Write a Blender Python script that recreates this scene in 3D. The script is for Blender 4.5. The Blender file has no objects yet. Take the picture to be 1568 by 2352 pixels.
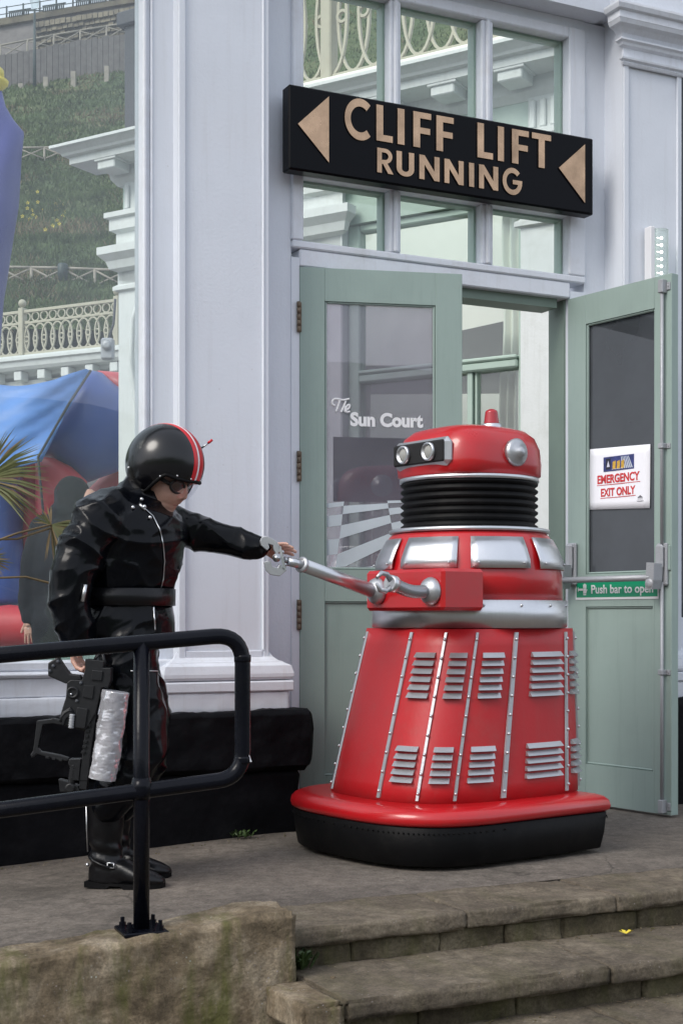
import bpy, bmesh, math, random
from mathutils import Vector, Matrix, noise
random.seed(7)
R = math.radians
scene = bpy.context.scene
COL = scene.collection

# ---------------------------------------------------------------- camera, world, sun, exposure
cam_d = bpy.data.cameras.new("camera"); cam = bpy.data.objects.new("camera", cam_d); COL.objects.link(cam)
cam.location = (0, 0, 0.9); cam.rotation_euler = (R(90), 0, 0)
cam_d.sensor_fit = 'VERTICAL'; cam_d.sensor_height = 36; cam_d.sensor_width = 24
cam_d.lens = 50; cam_d.shift_y = 0.1029; cam_d.clip_start = 0.05; cam_d.clip_end = 2000
scene.camera = cam

world = bpy.data.worlds.new("World"); scene.world = world; world.use_nodes = True
wn = world.node_tree; wn.nodes.clear()
w_out = wn.nodes.new('ShaderNodeOutputWorld'); w_bg = wn.nodes.new('ShaderNodeBackground')
sky = wn.nodes.new('ShaderNodeTexSky'); sky.sky_type = 'NISHITA'; sky.sun_disc = False
SUN_EL, SUN_AZ = 42, 227          # azimuth from +Y clockwise: light comes from the camera's left, behind it
sky.sun_elevation = R(SUN_EL); sky.sun_rotation = R(SUN_AZ); sky.air_density = 1.0; sky.dust_density = 3.0
w_hs = wn.nodes.new('ShaderNodeHueSaturation'); w_hs.inputs['Saturation'].default_value = 0.42
w_mx = wn.nodes.new('ShaderNodeMixRGB'); w_mx.inputs[0].default_value = 0.55
w_mx.inputs[2].default_value = (6.0, 6.5, 7.5, 1)   # even cloud cover
wn.links.new(sky.outputs[0], w_hs.inputs['Color']); wn.links.new(w_hs.outputs[0], w_mx.inputs[1])
wn.links.new(w_mx.outputs[0], w_bg.inputs[0]); w_bg.inputs[1].default_value = 0.12
wn.links.new(w_bg.outputs[0], w_out.inputs[0])

sun_d = bpy.data.lights.new("sun", 'SUN'); sun = bpy.data.objects.new("sun", sun_d); COL.objects.link(sun)
sun_d.energy = 1.15; sun_d.angle = R(26); sun_d.color = (1.0, 0.95, 0.88)
sun.rotation_euler = (R(90 - SUN_EL), 0, R(180 - SUN_AZ)); sun.location = (-5, -5, 12)
vs = scene.view_settings
vs.view_transform = 'Standard'; vs.look = 'None'; vs.gamma = 1; vs.use_curve_mapping = False; vs.exposure = 0.80
try:
    scene.cycles.max_bounces = 8; scene.cycles.transparent_max_bounces = 12
except Exception: pass

# ---------------------------------------------------------------- geometry helpers
F = 3267.0; CX = 784.0; HY = 1418.0; CZ = 0.9       # focal length and horizon of the survey drawing
def W(x, y, Y):
    return Vector(((x - CX) / F * Y, Y, CZ - (y - HY) / F * Y))
class Fr:
    """vertical plane: origin, heading; coordinates u along, v out towards the viewer, z up"""
    def __init__(s, ox, oy, deg):
        s.o = Vector((ox, oy, 0)); s.a = R(deg); s.u = Vector((math.cos(s.a), math.sin(s.a), 0))
        s.n = Vector((math.sin(s.a), -math.cos(s.a), 0))
    def px(s, x, y, v=0.0):
        d = Vector(((x - CX) / F, 1, -(y - HY) / F)); c = Vector((0, 0, CZ))
        t = (v + (s.o - c).dot(s.n)) / d.dot(s.n); p = c + d * t
        return (p - s.o).dot(s.u), p.z
    def U(s, x, v=0.0): return s.px(x, 1418, v)[0]
    def Z(s, x, y, v=0.0): return s.px(x, y, v)[1]
    def at(s, u, v, z): return s.o + s.u * u + s.n * v + Vector((0, 0, z))
    def place(s, o):
        o.location = s.o; o.rotation_euler = (0, 0, s.a)
IDF = Fr(0, 0, 0)

class MB:
    """collects shapes into one mesh; box coordinates are (u0,u1,v0,v1,z0,z1) with v towards the viewer"""
    def __init__(s): s.v = []; s.f = []; s.m = []; s.sm = []; s.cur = 0; s.smooth = False
    def add(s, vs, fs):
        b = len(s.v); s.v += [tuple(p) for p in vs]
        for f in fs: s.f.append(tuple(i + b for i in f)); s.m.append(s.cur); s.sm.append(s.smooth)
        return s
    def box(s, u0, u1, v0, v1, z0, z1, ch=0.0):
        y0, y1 = -v1, -v0
        if u1 < u0: u0, u1 = u1, u0
        if z1 < z0: z0, z1 = z1, z0
        if ch <= 0:
            vs = [(u0,y0,z0),(u1,y0,z0),(u1,y1,z0),(u0,y1,z0),(u0,y0,z1),(u1,y0,z1),(u1,y1,z1),(u0,y1,z1)]
            return s.add(vs, [(0,3,2,1),(4,5,6,7),(0,1,5,4),(1,2,6,5),(2,3,7,6),(3,0,4,7)])
        c = min(ch, (u1-u0)/2.2, (y1-y0)/2.2, (z1-z0)/2.2)
        vs = []; idx = {}
        for i, x in enumerate((u0, u1)):
            for j, y in enumerate((y0, y1)):
                for k, z in enumerate((z0, z1)):
                    sx, sy, sz = (c if i == 0 else -c), (c if j == 0 else -c), (c if k == 0 else -c)
                    idx[i,j,k,0] = len(vs); vs.append((x, y+sy, z+sz))
                    idx[i,j,k,1] = len(vs); vs.append((x+sx, y, z+sz))
                    idx[i,j,k,2] = len(vs); vs.append((x+sx, y+sy, z))
        g = lambda i,j,k,a: idx[i,j,k,a]
        fs = []
        for i in (0,1):
            q = [g(i,0,0,0), g(i,1,0,0), g(i,1,1,0), g(i,0,1,0)]; fs.append(q if i else q[::-1])
        for j in (0,1):
            q = [g(0,j,0,1), g(0,j,1,1), g(1,j,1,1), g(1,j,0,1)]; fs.append(q if j else q[::-1])
        for k in (0,1):
            q = [g(0,0,k,2), g(1,0,k,2), g(1,1,k,2), g(0,1,k,2)]; fs.append(q if k else q[::-1])
        for i in (0,1):
            for j in (0,1): fs.append([g(i,j,0,0), g(i,j,1,0), g(i,j,1,1), g(i,j,0,1)])
            for k in (0,1): fs.append([g(i,0,k,0), g(i,1,k,0), g(i,1,k,2), g(i,0,k,2)])
        for j in (0,1):
            for k in (0,1): fs.append([g(0,j,k,1), g(1,j,k,1), g(1,j,k,2), g(0,j,k,2)])
        for i in (0,1):
            for j in (0,1):
                for k in (0,1): fs.append([g(i,j,k,0), g(i,j,k,1), g(i,j,k,2)])
        return s.add(vs, fs)
    def prism(s, poly, z0, z1):
        n = len(poly)
        vs = [(x, y, z0) for x, y in poly] + [(x, y, z1) for x, y in poly]
        fs = [tuple(range(n))[::-1], tuple(range(n, 2*n))] + [(i, (i+1) % n, n+(i+1) % n, n+i) for i in range(n)]
        return s.add(vs, fs)
    def vprism(s, poly, v0, v1):
        """polygon in (u,z), extruded from v0 to v1"""
        n = len(poly)
        vs = [(x, -v1, z) for x, z in poly] + [(x, -v0, z) for x, z in poly]
        fs = [tuple(range(n)), tuple(range(n, 2*n))[::-1]] + [(i, n+i, n+(i+1) % n, (i+1) % n) for i in range(n)]
        return s.add(vs, fs)
    def profile(s, prof, u0, u1, vb):
        """moulding: prof = [(v,z)...] swept from u0 to u1 with mitred returns back to vb; v measured from vb"""
        vs = []; n = len(prof)
        for (v, z) in prof: vs.append((u0 - v, -vb, z))
        for (v, z) in prof: vs.append((u0 - v, -(vb + v), z))
        for (v, z) in prof: vs.append((u1 + v, -(vb + v), z))
        for (v, z) in prof: vs.append((u1 + v, -vb, z))
        fs = []
        for k in range(3):
            for i in range(n - 1):
                a = k*n+i; fs.append((a, a+n, a+n+1, a+1))
        fs.append((0, 3*n, 2*n, n)); fs.append((n-1, 2*n-1, 3*n-1, 4*n-1))
        return s.add(vs, fs)
    def tube(s, pts, r, seg=12, cap=True, closed=False):
        pts = [Vector(p) for p in pts]; n = len(pts)
        rr = r if isinstance(r, (list, tuple)) else [r] * n
        vs = []; up = None
        for i, p in enumerate(pts):
            if closed: t = pts[(i+1) % n] - pts[i-1]
            else: t = pts[min(i+1, n-1)] - pts[max(i-1, 0)]
            t.normalize()
            if up is None:
                up = Vector((0,0,1)) if abs(t.z) < 0.9 else Vector((1,0,0))
            a = t.cross(up)
            if a.length < 1e-5: a = t.cross(Vector((0.3,1,0.2)))
            a.normalize(); b = a.cross(t).normalized(); up = b
            for k in range(seg):
                an = 2*math.pi*k/seg
                vs.append(p + a*(math.cos(an)*rr[i]) + b*(math.sin(an)*rr[i]))
        fs = []
        for i in range(n if closed else n-1):
            j = (i+1) % n
            for k in range(seg): k2 = (k+1) % seg; fs.append((i*seg+k, i*seg+k2, j*seg+k2, j*seg+k))
        o = s.smooth; s.smooth = True; s.add(vs, fs); s.smooth = o
        if cap and not closed:
            b = len(s.v) - len(vs)
            for f in (tuple(b+k for k in range(seg))[::-1], tuple(b+(n-1)*seg+k for k in range(seg))):
                s.f.append(f); s.m.append(s.cur); s.sm.append(False)
        return s
    def lathe(s, prof, c=(0,0,0), seg=32, axis=(0,0,1), smooth=True):
        """prof = [(r,h)...] about axis through c"""
        ax = Vector(axis).normalized(); a = ax.cross(Vector((0,1,0) if abs(ax.y) < .9 else (1,0,0))).normalized(); b = ax.cross(a)
        vs = []; fs = []; c = Vector(c)
        for (r, h) in prof:
            for k in range(seg):
                an = 2*math.pi*k/seg; vs.append(c + ax*h + a*(r*math.cos(an)) + b*(r*math.sin(an)))
        n = len(prof)
        for i in range(n-1):
            for k in range(seg):
                k2 = (k+1) % seg; fs.append((i*seg+k, i*seg+k2, (i+1)*seg+k2, (i+1)*seg+k))
        o = s.smooth; s.smooth = smooth; s.add(vs, fs); s.smooth = o
        b0 = len(s.v) - len(vs)
        if prof[0][0] > 1e-5: s.f.append(tuple(b0+k for k in range(seg))[::-1]); s.m.append(s.cur); s.sm.append(False)
        if prof[-1][0] > 1e-5: s.f.append(tuple(b0+(n-1)*seg+k for k in range(seg))); s.m.append(s.cur); s.sm.append(False)
        return s
    def ball(s, c, r, seg=16, rings=8, sc=(1,1,1), rot=None):
        vs = []; fs = []; c = Vector(c)
        for i in range(rings+1):
            th = math.pi*i/rings
            for k in range(seg):
                an = 2*math.pi*k/seg
                p = Vector((math.sin(th)*math.cos(an)*sc[0], math.sin(th)*math.sin(an)*sc[1], math.cos(th)*sc[2]))*r
                if rot: p = rot @ p
                vs.append(c + p)
        for i in range(rings):
            for k in range(seg): k2 = (k+1) % seg; fs.append((i*seg+k, (i+1)*seg+k, (i+1)*seg+k2, i*seg+k2))
        o = s.smooth; s.smooth = True; s.add(vs, fs); s.smooth = o
        return s
    def loft(s, rings, seg=24, closed_ends=True, power=2.0):
        """rings = [(center, axisA, axisB)] superellipse loft"""
        vs = []; fs = []; n = len(rings)
        for (c, A, B) in rings:
            c = Vector(c); A = Vector(A); B = Vector(B)
            for k in range(seg):
                an = 2*math.pi*k/seg; ca, sa = math.cos(an), math.sin(an)
                e = 2.0/power
                vs.append(c + A*(math.copysign(abs(ca)**e, ca)) + B*(math.copysign(abs(sa)**e, sa)))
        for i in range(n-1):
            for k in range(seg): k2 = (k+1) % seg; fs.append((i*seg+k, i*seg+k2, (i+1)*seg+k2, (i+1)*seg+k))
        o = s.smooth; s.smooth = True; s.add(vs, fs); s.smooth = o
        if closed_ends:
            b0 = len(s.v) - len(vs)
            s.f.append(tuple(b0+k for k in range(seg))[::-1]); s.m.append(s.cur); s.sm.append(False)
            s.f.append(tuple(b0+(n-1)*seg+k for k in range(seg))); s.m.append(s.cur); s.sm.append(False)
        return s
    def mesh(s, name, mats):
        me = bpy.data.meshes.new(name); me.from_pydata(s.v, [], s.f)
        for m in (mats if isinstance(mats, (list, tuple)) else [mats]): me.materials.append(m)
        me.polygons.foreach_set('material_index', s.m); me.polygons.foreach_set('use_smooth', s.sm)
        bm = bmesh.new(); bm.from_mesh(me)
        bmesh.ops.remove_doubles(bm, verts=bm.verts, dist=1e-6)
        bmesh.ops.recalc_face_normals(bm, faces=bm.faces); bm.to_mesh(me); bm.free()
        me.update(); return me
    def build(s, name, mats, parent=None, fr=None):
        return link(name, s.mesh(name, mats), parent, fr)

def link(name, me, parent=None, fr=None):
    o = bpy.data.objects.new(name, me); COL.objects.link(o)
    if parent is not None: o.parent = parent
    elif fr is not None: fr.place(o)
    return o
def tag(o, label=None, cat=None, group=None, kind=None):
    if label: o['label'] = label
    if cat: o['category'] = cat
    if group: o['group'] = group
    if kind: o['kind'] = kind
    return o
def empty(name, fr=None, loc=None, rz=0):
    o = bpy.data.objects.new(name, None); COL.objects.link(o); o.empty_display_size = 0.1
    if fr is not None: fr.place(o)
    if loc is not None: o.location = loc; o.rotation_euler = (0, 0, rz)
    return o
def dup(o, parent=None, loc=None, rot=None):
    c = o.copy(); COL.objects.link(c)
    if parent is not None: c.parent = parent
    if loc is not None: c.location = loc
    if rot is not None: c.rotation_euler = rot
    return c
def fbm(p, o=4): return noise.fractal(Vector(p), 1.0, 2.0, o)
def evaluated(o):
    dg = bpy.context.evaluated_depsgraph_get(); me = bpy.data.meshes.new_from_object(o.evaluated_get(dg)); return me
def remeshed(mb, voxel, smooth=3, fn=None, name='body', mats=None, parent=None, facs=0.6):
    me = mb.mesh(name, mats); o = bpy.data.objects.new(name, me); COL.objects.link(o)
    m = o.modifiers.new('r', 'REMESH'); m.mode = 'VOXEL'; m.voxel_size = voxel; m.adaptivity = 0
    if smooth: sm = o.modifiers.new('s', 'SMOOTH'); sm.factor = facs; sm.iterations = smooth
    bpy.context.view_layer.update()
    me2 = evaluated(o); bpy.data.objects.remove(o); bpy.data.meshes.remove(me)
    me2.name = name; me2.materials.clear()
    for mm in (mats if isinstance(mats, (list, tuple)) else [mats]): me2.materials.append(mm)
    if fn:
        nr = [v.normal.copy() for v in me2.vertices]
        for v, nn in zip(me2.vertices, nr): v.co = v.co + nn*fn(v.co, nn)
    for p in me2.polygons: p.use_smooth = True; p.material_index = 0
    me2.update()
    return link(name, me2, parent)

# ---------------------------------------------------------------- materials
def newmat(name):
    m = bpy.data.materials.new(name); m.use_nodes = True; nt = m.node_tree
    return m, nt, nt.nodes['Principled BSDF']
def N(nt, t, **k):
    n = nt.nodes.new(t)
    for a, b in k.items():
        if a in n.inputs: n.inputs[a].default_value = b
        else: setattr(n, a, b)
    return n
def rgba(c): return (c[0], c[1], c[2], 1)
def paint(name, col, rough=0.5, metal=0.0, var=0.08, scale=4.0, bump=0.1, bscale=60.0, spec=0.5, coat=0.0, dirt=None, dirt_amt=0.3, dirt_scale=2.0, aniso=None, streak=0.0):
    """painted / worn surface: base colour with large-scale variation, dirt patches and fine relief"""
    m, nt, b = newmat(name); L = nt.links
    tc = N(nt, 'ShaderNodeTexCoord')
    n1 = N(nt, 'ShaderNodeTexNoise', Scale=scale, Detail=6.0, Roughness=0.6)
    L.new(tc.outputs['Object'], n1.inputs['Vector'])
    mp = N(nt, 'ShaderNodeMapRange'); mp.inputs[3].default_value = 1-var; mp.inputs[4].default_value = 1+var
    mp.inputs[1].default_value = .3; mp.inputs[2].default_value = .7
    L.new(n1.outputs[0], mp.inputs[0])
    mul = N(nt, 'ShaderNodeVectorMath', operation='SCALE'); mul.inputs[0].default_value = col
    L.new(mp.outputs[0], mul.inputs['Scale'])
    out = mul.outputs[0]
    if dirt:
        n3 = N(nt, 'ShaderNodeTexNoise', Scale=dirt_scale, Detail=9.0, Roughness=0.7)
        L.new(tc.outputs['Object'], n3.inputs['Vector'])
        m3 = N(nt, 'ShaderNodeMapRange'); m3.inputs[1].default_value = .5; m3.inputs[2].default_value = .72; m3.inputs[4].default_value = dirt_amt
        L.new(n3.outputs[0], m3.inputs[0])
        mx = N(nt, 'ShaderNodeMixRGB'); L.new(m3.outputs[0], mx.inputs[0]); L.new(out, mx.inputs[1]); mx.inputs[2].default_value = rgba(dirt)
        out = mx.outputs[0]
    if streak:
        mps = N(nt, 'ShaderNodeMapping'); mps.inputs['Scale'].default_value = (9, 9, .55); L.new(tc.outputs['Object'], mps.inputs[0])
        ns = N(nt, 'ShaderNodeTexNoise', Scale=3.0, Detail=7.0, Roughness=0.7); L.new(mps.outputs[0], ns.inputs['Vector'])
        ms = N(nt, 'ShaderNodeMapRange'); ms.inputs[1].default_value = .52; ms.inputs[2].default_value = .75; ms.inputs[4].default_value = streak; L.new(ns.outputs[0], ms.inputs[0])
        v5 = N(nt, 'ShaderNodeTexVoronoi', Scale=9.0); L.new(tc.outputs['Object'], v5.inputs['Vector'])
        m5 = N(nt, 'ShaderNodeMapRange'); m5.inputs[1].default_value = .0; m5.inputs[2].default_value = .045; m5.inputs[3].default_value = .5; m5.inputs[4].default_value = 0; L.new(v5.outputs['Distance'], m5.inputs[0])
        mm = N(nt, 'ShaderNodeMath', operation='MAXIMUM'); L.new(ms.outputs[0], mm.inputs[0]); L.new(m5.outputs[0], mm.inputs[1])
        mx = N(nt, 'ShaderNodeMixRGB'); L.new(mm.outputs[0], mx.inputs[0]); L.new(out, mx.inputs[1]); mx.inputs[2].default_value = rgba(dirt or (.3,.3,.3)); out = mx.outputs[0]
    L.new(out, b.inputs['Base Color'])
    b.inputs['Roughness'].default_value = rough; b.inputs['Metallic'].default_value = metal
    b.inputs['Specular IOR Level'].default_value = spec
    if coat: b.inputs['Coat Weight'].default_value = coat; b.inputs['Coat Roughness'].default_value = 0.06
    n2 = N(nt, 'ShaderNodeTexNoise', Scale=bscale, Detail=5.0)
    L.new(tc.outputs['Object'], n2.inputs['Vector'])
    if aniso:
        mpp = N(nt, 'ShaderNodeMapping'); mpp.inputs['Scale'].default_value = aniso
        L.new(tc.outputs['Object'], mpp.inputs[0]); L.new(mpp.outputs[0], n2.inputs['Vector'])
    rr = N(nt, 'ShaderNodeMapRange'); rr.inputs[3].default_value = max(0.02, rough-0.08); rr.inputs[4].default_value = min(1, rough+0.1)
    L.new(n1.outputs[0], rr.inputs[0]); L.new(rr.outputs[0], b.inputs['Roughness'])
    if bump:
        bp = N(nt, 'ShaderNodeBump', Strength=bump, Distance=0.004)
        L.new(n2.outputs[0], bp.inputs['Height']); L.new(bp.outputs[0], b.inputs['Normal'])
    return m
def stone(name, c1, c2, c3, scale=3.0, speck=0.0, moss=0.0, bump=0.6, rough=0.9, crack=0.0):
    m, nt, b = newmat(name); L = nt.links
    tc = N(nt, 'ShaderNodeTexCoord')
    n1 = N(nt, 'ShaderNodeTexNoise', Scale=scale, Detail=10.0, Roughness=0.65, Distortion=0.3); L.new(tc.outputs['Object'], n1.inputs['Vector'])
    cr = N(nt, 'ShaderNodeValToRGB'); e = cr.color_ramp.elements
    e[0].position = .32; e[0].color = rgba(c1); e[1].position = .66; e[1].color = rgba(c3)
    x = e.new(.5); x.color = rgba(c2); L.new(n1.outputs[0], cr.inputs[0]); out = cr.outputs[0]
    n2 = N(nt, 'ShaderNodeTexNoise', Scale=90.0, Detail=6.0, Roughness=0.8); L.new(tc.outputs['Object'], n2.inputs['Vector'])
    g = N(nt, 'ShaderNodeMapRange'); g.inputs[1].default_value = .3; g.inputs[2].default_value = .7; g.inputs[3].default_value = .62; g.inputs[4].default_value = 1.38
    L.new(n2.outputs[0], g.inputs[0])
    ml = N(nt, 'ShaderNodeVectorMath', operation='SCALE'); L.new(out, ml.inputs[0]); L.new(g.outputs[0], ml.inputs['Scale']); out = ml.outputs[0]
    hgt = n2.outputs[0]
    n7 = N(nt, 'ShaderNodeTexNoise', Scale=19.0, Detail=9.0, Roughness=0.75); L.new(tc.outputs['Object'], n7.inputs['Vector'])
    g7 = N(nt, 'ShaderNodeMapRange'); g7.inputs[1].default_value = .36; g7.inputs[2].default_value = .64; g7.inputs[3].default_value = .70; g7.inputs[4].default_value = 1.25
    L.new(n7.outputs[0], g7.inputs[0])
    m7 = N(nt, 'ShaderNodeVectorMath', operation='SCALE'); L.new(out, m7.inputs[0]); L.new(g7.outputs[0], m7.inputs['Scale']); out = m7.outputs[0]
    if speck:
        v = N(nt, 'ShaderNodeTexVoronoi', Scale=70.0); L.new(tc.outputs['Object'], v.inputs['Vector'])
        s_ = N(nt, 'ShaderNodeMapRange'); s_.inputs[1].default_value = .0; s_.inputs[2].default_value = .22; s_.inputs[3].default_value = speck; s_.inputs[4].default_value = 0
        L.new(v.outputs['Distance'], s_.inputs[0])
        n5 = N(nt, 'ShaderNodeTexNoise', Scale=9.0, Detail=3.0); L.new(tc.outputs['Object'], n5.inputs['Vector'])
        m5 = N(nt, 'ShaderNodeMapRange'); m5.inputs[1].default_value = .5; m5.inputs[2].default_value = .62; L.new(n5.outputs[0], m5.inputs[0])
        mm = N(nt, 'ShaderNodeMath', operation='MULTIPLY'); L.new(s_.outputs[0], mm.inputs[0]); L.new(m5.outputs[0], mm.inputs[1])
        mx = N(nt, 'ShaderNodeMixRGB'); L.new(mm.outputs[0], mx.inputs[0]); L.new(out, mx.inputs[1])
        L.new(v.outputs['Color'], mx.inputs[2])
        hs = N(nt, 'ShaderNodeHueSaturation'); hs.inputs['Saturation'].default_value = .12; hs.inputs['Value'].default_value = .6; L.new(v.outputs['Color'], hs.inputs['Color']); L.new(hs.outputs[0], mx.inputs[2])
        out = mx.outputs[0]
    if crack:
        wn_ = N(nt, 'ShaderNodeTexNoise', Scale=3.0, Detail=6.0); L.new(tc.outputs['Object'], wn_.inputs['Vector'])
        wa = N(nt, 'ShaderNodeVectorMath', operation='MULTIPLY_ADD'); L.new(wn_.outputs['Color'], wa.inputs[0]); wa.inputs[1].default_value = (.35, .35, .35); L.new(tc.outputs['Object'], wa.inputs[2])
        vc = N(nt, 'ShaderNodeTexVoronoi', feature='DISTANCE_TO_EDGE', Scale=.75); L.new(wa.outputs[0], vc.inputs['Vector'])
        mc = N(nt, 'ShaderNodeMapRange'); mc.inputs[1].default_value = .0; mc.inputs[2].default_value = .006; mc.inputs[3].default_value = crack; mc.inputs[4].default_value = 0; L.new(vc.outputs['Distance'], mc.inputs[0])
        ng = N(nt, 'ShaderNodeTexNoise', Scale=1.1, Detail=3.0); L.new(tc.outputs['Object'], ng.inputs['Vector'])
        mg = N(nt, 'ShaderNodeMapRange'); mg.inputs[1].default_value = .48; mg.inputs[2].default_value = .58; L.new(ng.outputs[0], mg.inputs[0])
        mk = N(nt, 'ShaderNodeMath', operation='MULTIPLY'); L.new(mc.outputs[0], mk.inputs[0]); L.new(mg.outputs[0], mk.inputs[1])
        sb = N(nt, 'ShaderNodeTexNoise', Scale=2.3, Detail=5.0, Roughness=.6); L.new(tc.outputs['Object'], sb.inputs['Vector'])
        sr_ = N(nt, 'ShaderNodeMapRange'); sr_.inputs[1].default_value = .55; sr_.inputs[2].default_value = .68; sr_.inputs[4].default_value = .45; L.new(sb.outputs[0], sr_.inputs[0])
        mo = N(nt, 'ShaderNodeMath', operation='MAXIMUM'); L.new(mk.outputs[0], mo.inputs[0]); L.new(sr_.outputs[0], mo.inputs[1])
        mx = N(nt, 'ShaderNodeMixRGB'); L.new(mo.outputs[0], mx.inputs[0]); L.new(out, mx.inputs[1]); mx.inputs[2].default_value = (.055, .048, .04, 1); out = mx.outputs[0]
    if moss:
        n4 = N(nt, 'ShaderNodeTexNoise', Scale=2.2, Detail=8.0, Roughness=.7)
        mpp = N(nt, 'ShaderNodeMapping'); mpp.inputs['Scale'].default_value = (3.2, 1, .7); mpp.inputs['Location'].default_value = (3.1, 0, 0)
        L.new(tc.outputs['Object'], mpp.inputs[0]); L.new(mpp.outputs[0], n4.inputs['Vector'])
        m4 = N(nt, 'ShaderNodeMapRange'); m4.inputs[1].default_value = .5; m4.inputs[2].default_value = .66; m4.inputs[4].default_value = moss
        L.new(n4.outputs[0], m4.inputs[0])
        mx = N(nt, 'ShaderNodeMixRGB'); L.new(m4.outputs[0], mx.inputs[0]); L.new(out, mx.inputs[1]); mx.inputs[2].default_value = (.09, .095, .025, 1); out = mx.outputs[0]
    L.new(out, b.inputs['Base Color']); b.inputs['Roughness'].default_value = rough; b.inputs['Specular IOR Level'].default_value = .25
    bp = N(nt, 'ShaderNodeBump', Strength=bump, Distance=0.006); L.new(hgt, bp.inputs['Height'])
    bp2 = N(nt, 'ShaderNodeBump', Strength=bump*.6, Distance=0.02); n6 = N(nt, 'ShaderNodeTexNoise', Scale=22.0, Detail=8.0); L.new(tc.outputs['Object'], n6.inputs['Vector'])
    L.new(n6.outputs[0], bp2.inputs['Height']); L.new(bp.outputs[0], bp2.inputs['Normal']); L.new(bp2.outputs[0], b.inputs['Normal'])
    return m
def glass(name, tint=(.9,.95,.93), refl=0.10, film=None, film_amt=0.0, rough=0.0, fres=.5):
    m, nt, b = newmat(name); L = nt.links; nt.nodes.remove(b)
    out = [n for n in nt.nodes if n.type == 'OUTPUT_MATERIAL'][0]
    tr = N(nt, 'ShaderNodeBsdfTransparent'); tr.inputs[0].default_value = rgba(tint)
    gl = N(nt, 'ShaderNodeBsdfGlossy'); gl.inputs['Roughness'].default_value = rough
    lw = N(nt, 'ShaderNodeLayerWeight', Blend=0.25)
    ad = N(nt, 'ShaderNodeMath', operation='MULTIPLY_ADD'); ad.inputs[1].default_value = fres; ad.inputs[2].default_value = refl; ad.use_clamp = True
    L.new(lw.outputs['Fresnel'], ad.inputs[0])
    mx = N(nt, 'ShaderNodeMixShader'); L.new(ad.outputs[0], mx.inputs[0]); L.new(tr.outputs[0], mx.inputs[1]); L.new(gl.outputs[0], mx.inputs[2])
    last = mx.outputs[0]
    tc = N(nt, 'ShaderNodeTexCoord')
    v = N(nt, 'ShaderNodeTexVoronoi', Scale=38.0); L.new(tc.outputs['Object'], v.inputs['Vector'])
    sp = N(nt, 'ShaderNodeMapRange'); sp.inputs[1].default_value = .0; sp.inputs[2].default_value = .07; sp.inputs[3].default_value = .5; sp.inputs[4].default_value = 0.0
    L.new(v.outputs['Distance'], sp.inputs[0])
    nz = N(nt, 'ShaderNodeTexNoise', Scale=2.0, Detail=6.0); L.new(tc.outputs['Object'], nz.inputs['Vector'])
    nm = N(nt, 'ShaderNodeMapRange'); nm.inputs[1].default_value = .35; nm.inputs[2].default_value = .75; nm.inputs[3].default_value = film_amt*.6; nm.inputs[4].default_value = film_amt*1.4+(.03 if film_amt else 0)
    L.new(nz.outputs[0], nm.inputs[0])
    mxm = N(nt, 'ShaderNodeMath', operation='MAXIMUM'); L.new(sp.outputs[0], mxm.inputs[0]); L.new(nm.outputs[0], mxm.inputs[1])
    df = N(nt, 'ShaderNodeBsdfDiffuse'); df.inputs[0].default_value = rgba(film or (.6,.6,.6))
    m2 = N(nt, 'ShaderNodeMixShader'); L.new(mxm.outputs[0], m2.inputs[0]); L.new(last, m2.inputs[1]); L.new(df.outputs[0], m2.inputs[2])
    L.new(m2.outputs[0], out.inputs[0]); return m

M = {}
M['wall'] = paint('lavender_white_paint', (.68,.71,.77), .55, var=.04, bump=.25, bscale=70, dirt=(.40,.38,.37), dirt_amt=.16, streak=.15)
M['trim'] = paint('white_gloss_trim_paint', (.71,.735,.79), .42, var=.05, bump=.35, bscale=45, dirt=(.38,.34,.30), dirt_amt=.25, dirt_scale=5, streak=.22)
M['sage'] = paint('sage_green_door_paint', (.275,.355,.325), .42, var=.06, bump=.25, bscale=40, aniso=(1,1,.12), dirt=(.16,.22,.19), dirt_amt=.3, streak=.3)
M['darkgreen'] = paint('weathered_green_frame', (.17,.23,.19), .5, var=.1)
M['plinth'] = paint('black_masonry_paint', (.0035,.0037,.005), .6, var=.25, bump=1.0, bscale=28, spec=.10, dirt=(.012,.012,.014), dirt_amt=.5, dirt_scale=9)
M['blackmetal'] = paint('black_gloss_rail_paint', (.0035,.004,.007), .22, var=.2, bump=.12, bscale=90, spec=.16, dirt=(.015,.015,.015), dirt_amt=.2, dirt_scale=30)
M['pave'] = stone('pavement_asphalt', (.112,.097,.083), (.155,.134,.114), (.20,.172,.144), 1.3, speck=.4, bump=.9, crack=.8)
M['slab'] = stone('stone_slab', (.088,.072,.054), (.138,.114,.085), (.21,.176,.13), 3.4, speck=.4, moss=.2, bump=.9)
M['riser'] = stone('stone_riser', (.042,.034,.022), (.095,.079,.050), (.165,.14,.095), 5.0, moss=.4, bump=1.0)
M['concrete'] = stone('rough_concrete', (.085,.064,.040), (.18,.14,.092), (.33,.275,.20), 5.0, speck=.9, moss=.85, bump=1.0)
M['ground'] = stone('ground', (.10,.095,.09), (.13,.125,.118), (.16,.15,.14), .6, bump=.4)
M['signblack'] = paint('black_sign_board', (.0015,.0018,.0035), .3, var=.2, bump=.05, spec=.12)
M['bronze'] = paint('brushed_bronze', (.44,.295,.19), .25, metal=1.0, var=.28, scale=9, bump=.6, bscale=200, aniso=(1,1,.05))
M['red'] = paint('red_gloss_paint', (.44,.007,.011), .30, var=.05, bump=.06, coat=.35, dirt=(.30,.03,.025), dirt_amt=.45, dirt_scale=9, streak=.0)
M['redmatt'] = paint('red_satin_paint', (.44,.012,.017), .42, var=.06, bump=.12, dirt=(.33,.05,.045), dirt_amt=.5, dirt_scale=7, streak=.22)
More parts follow.
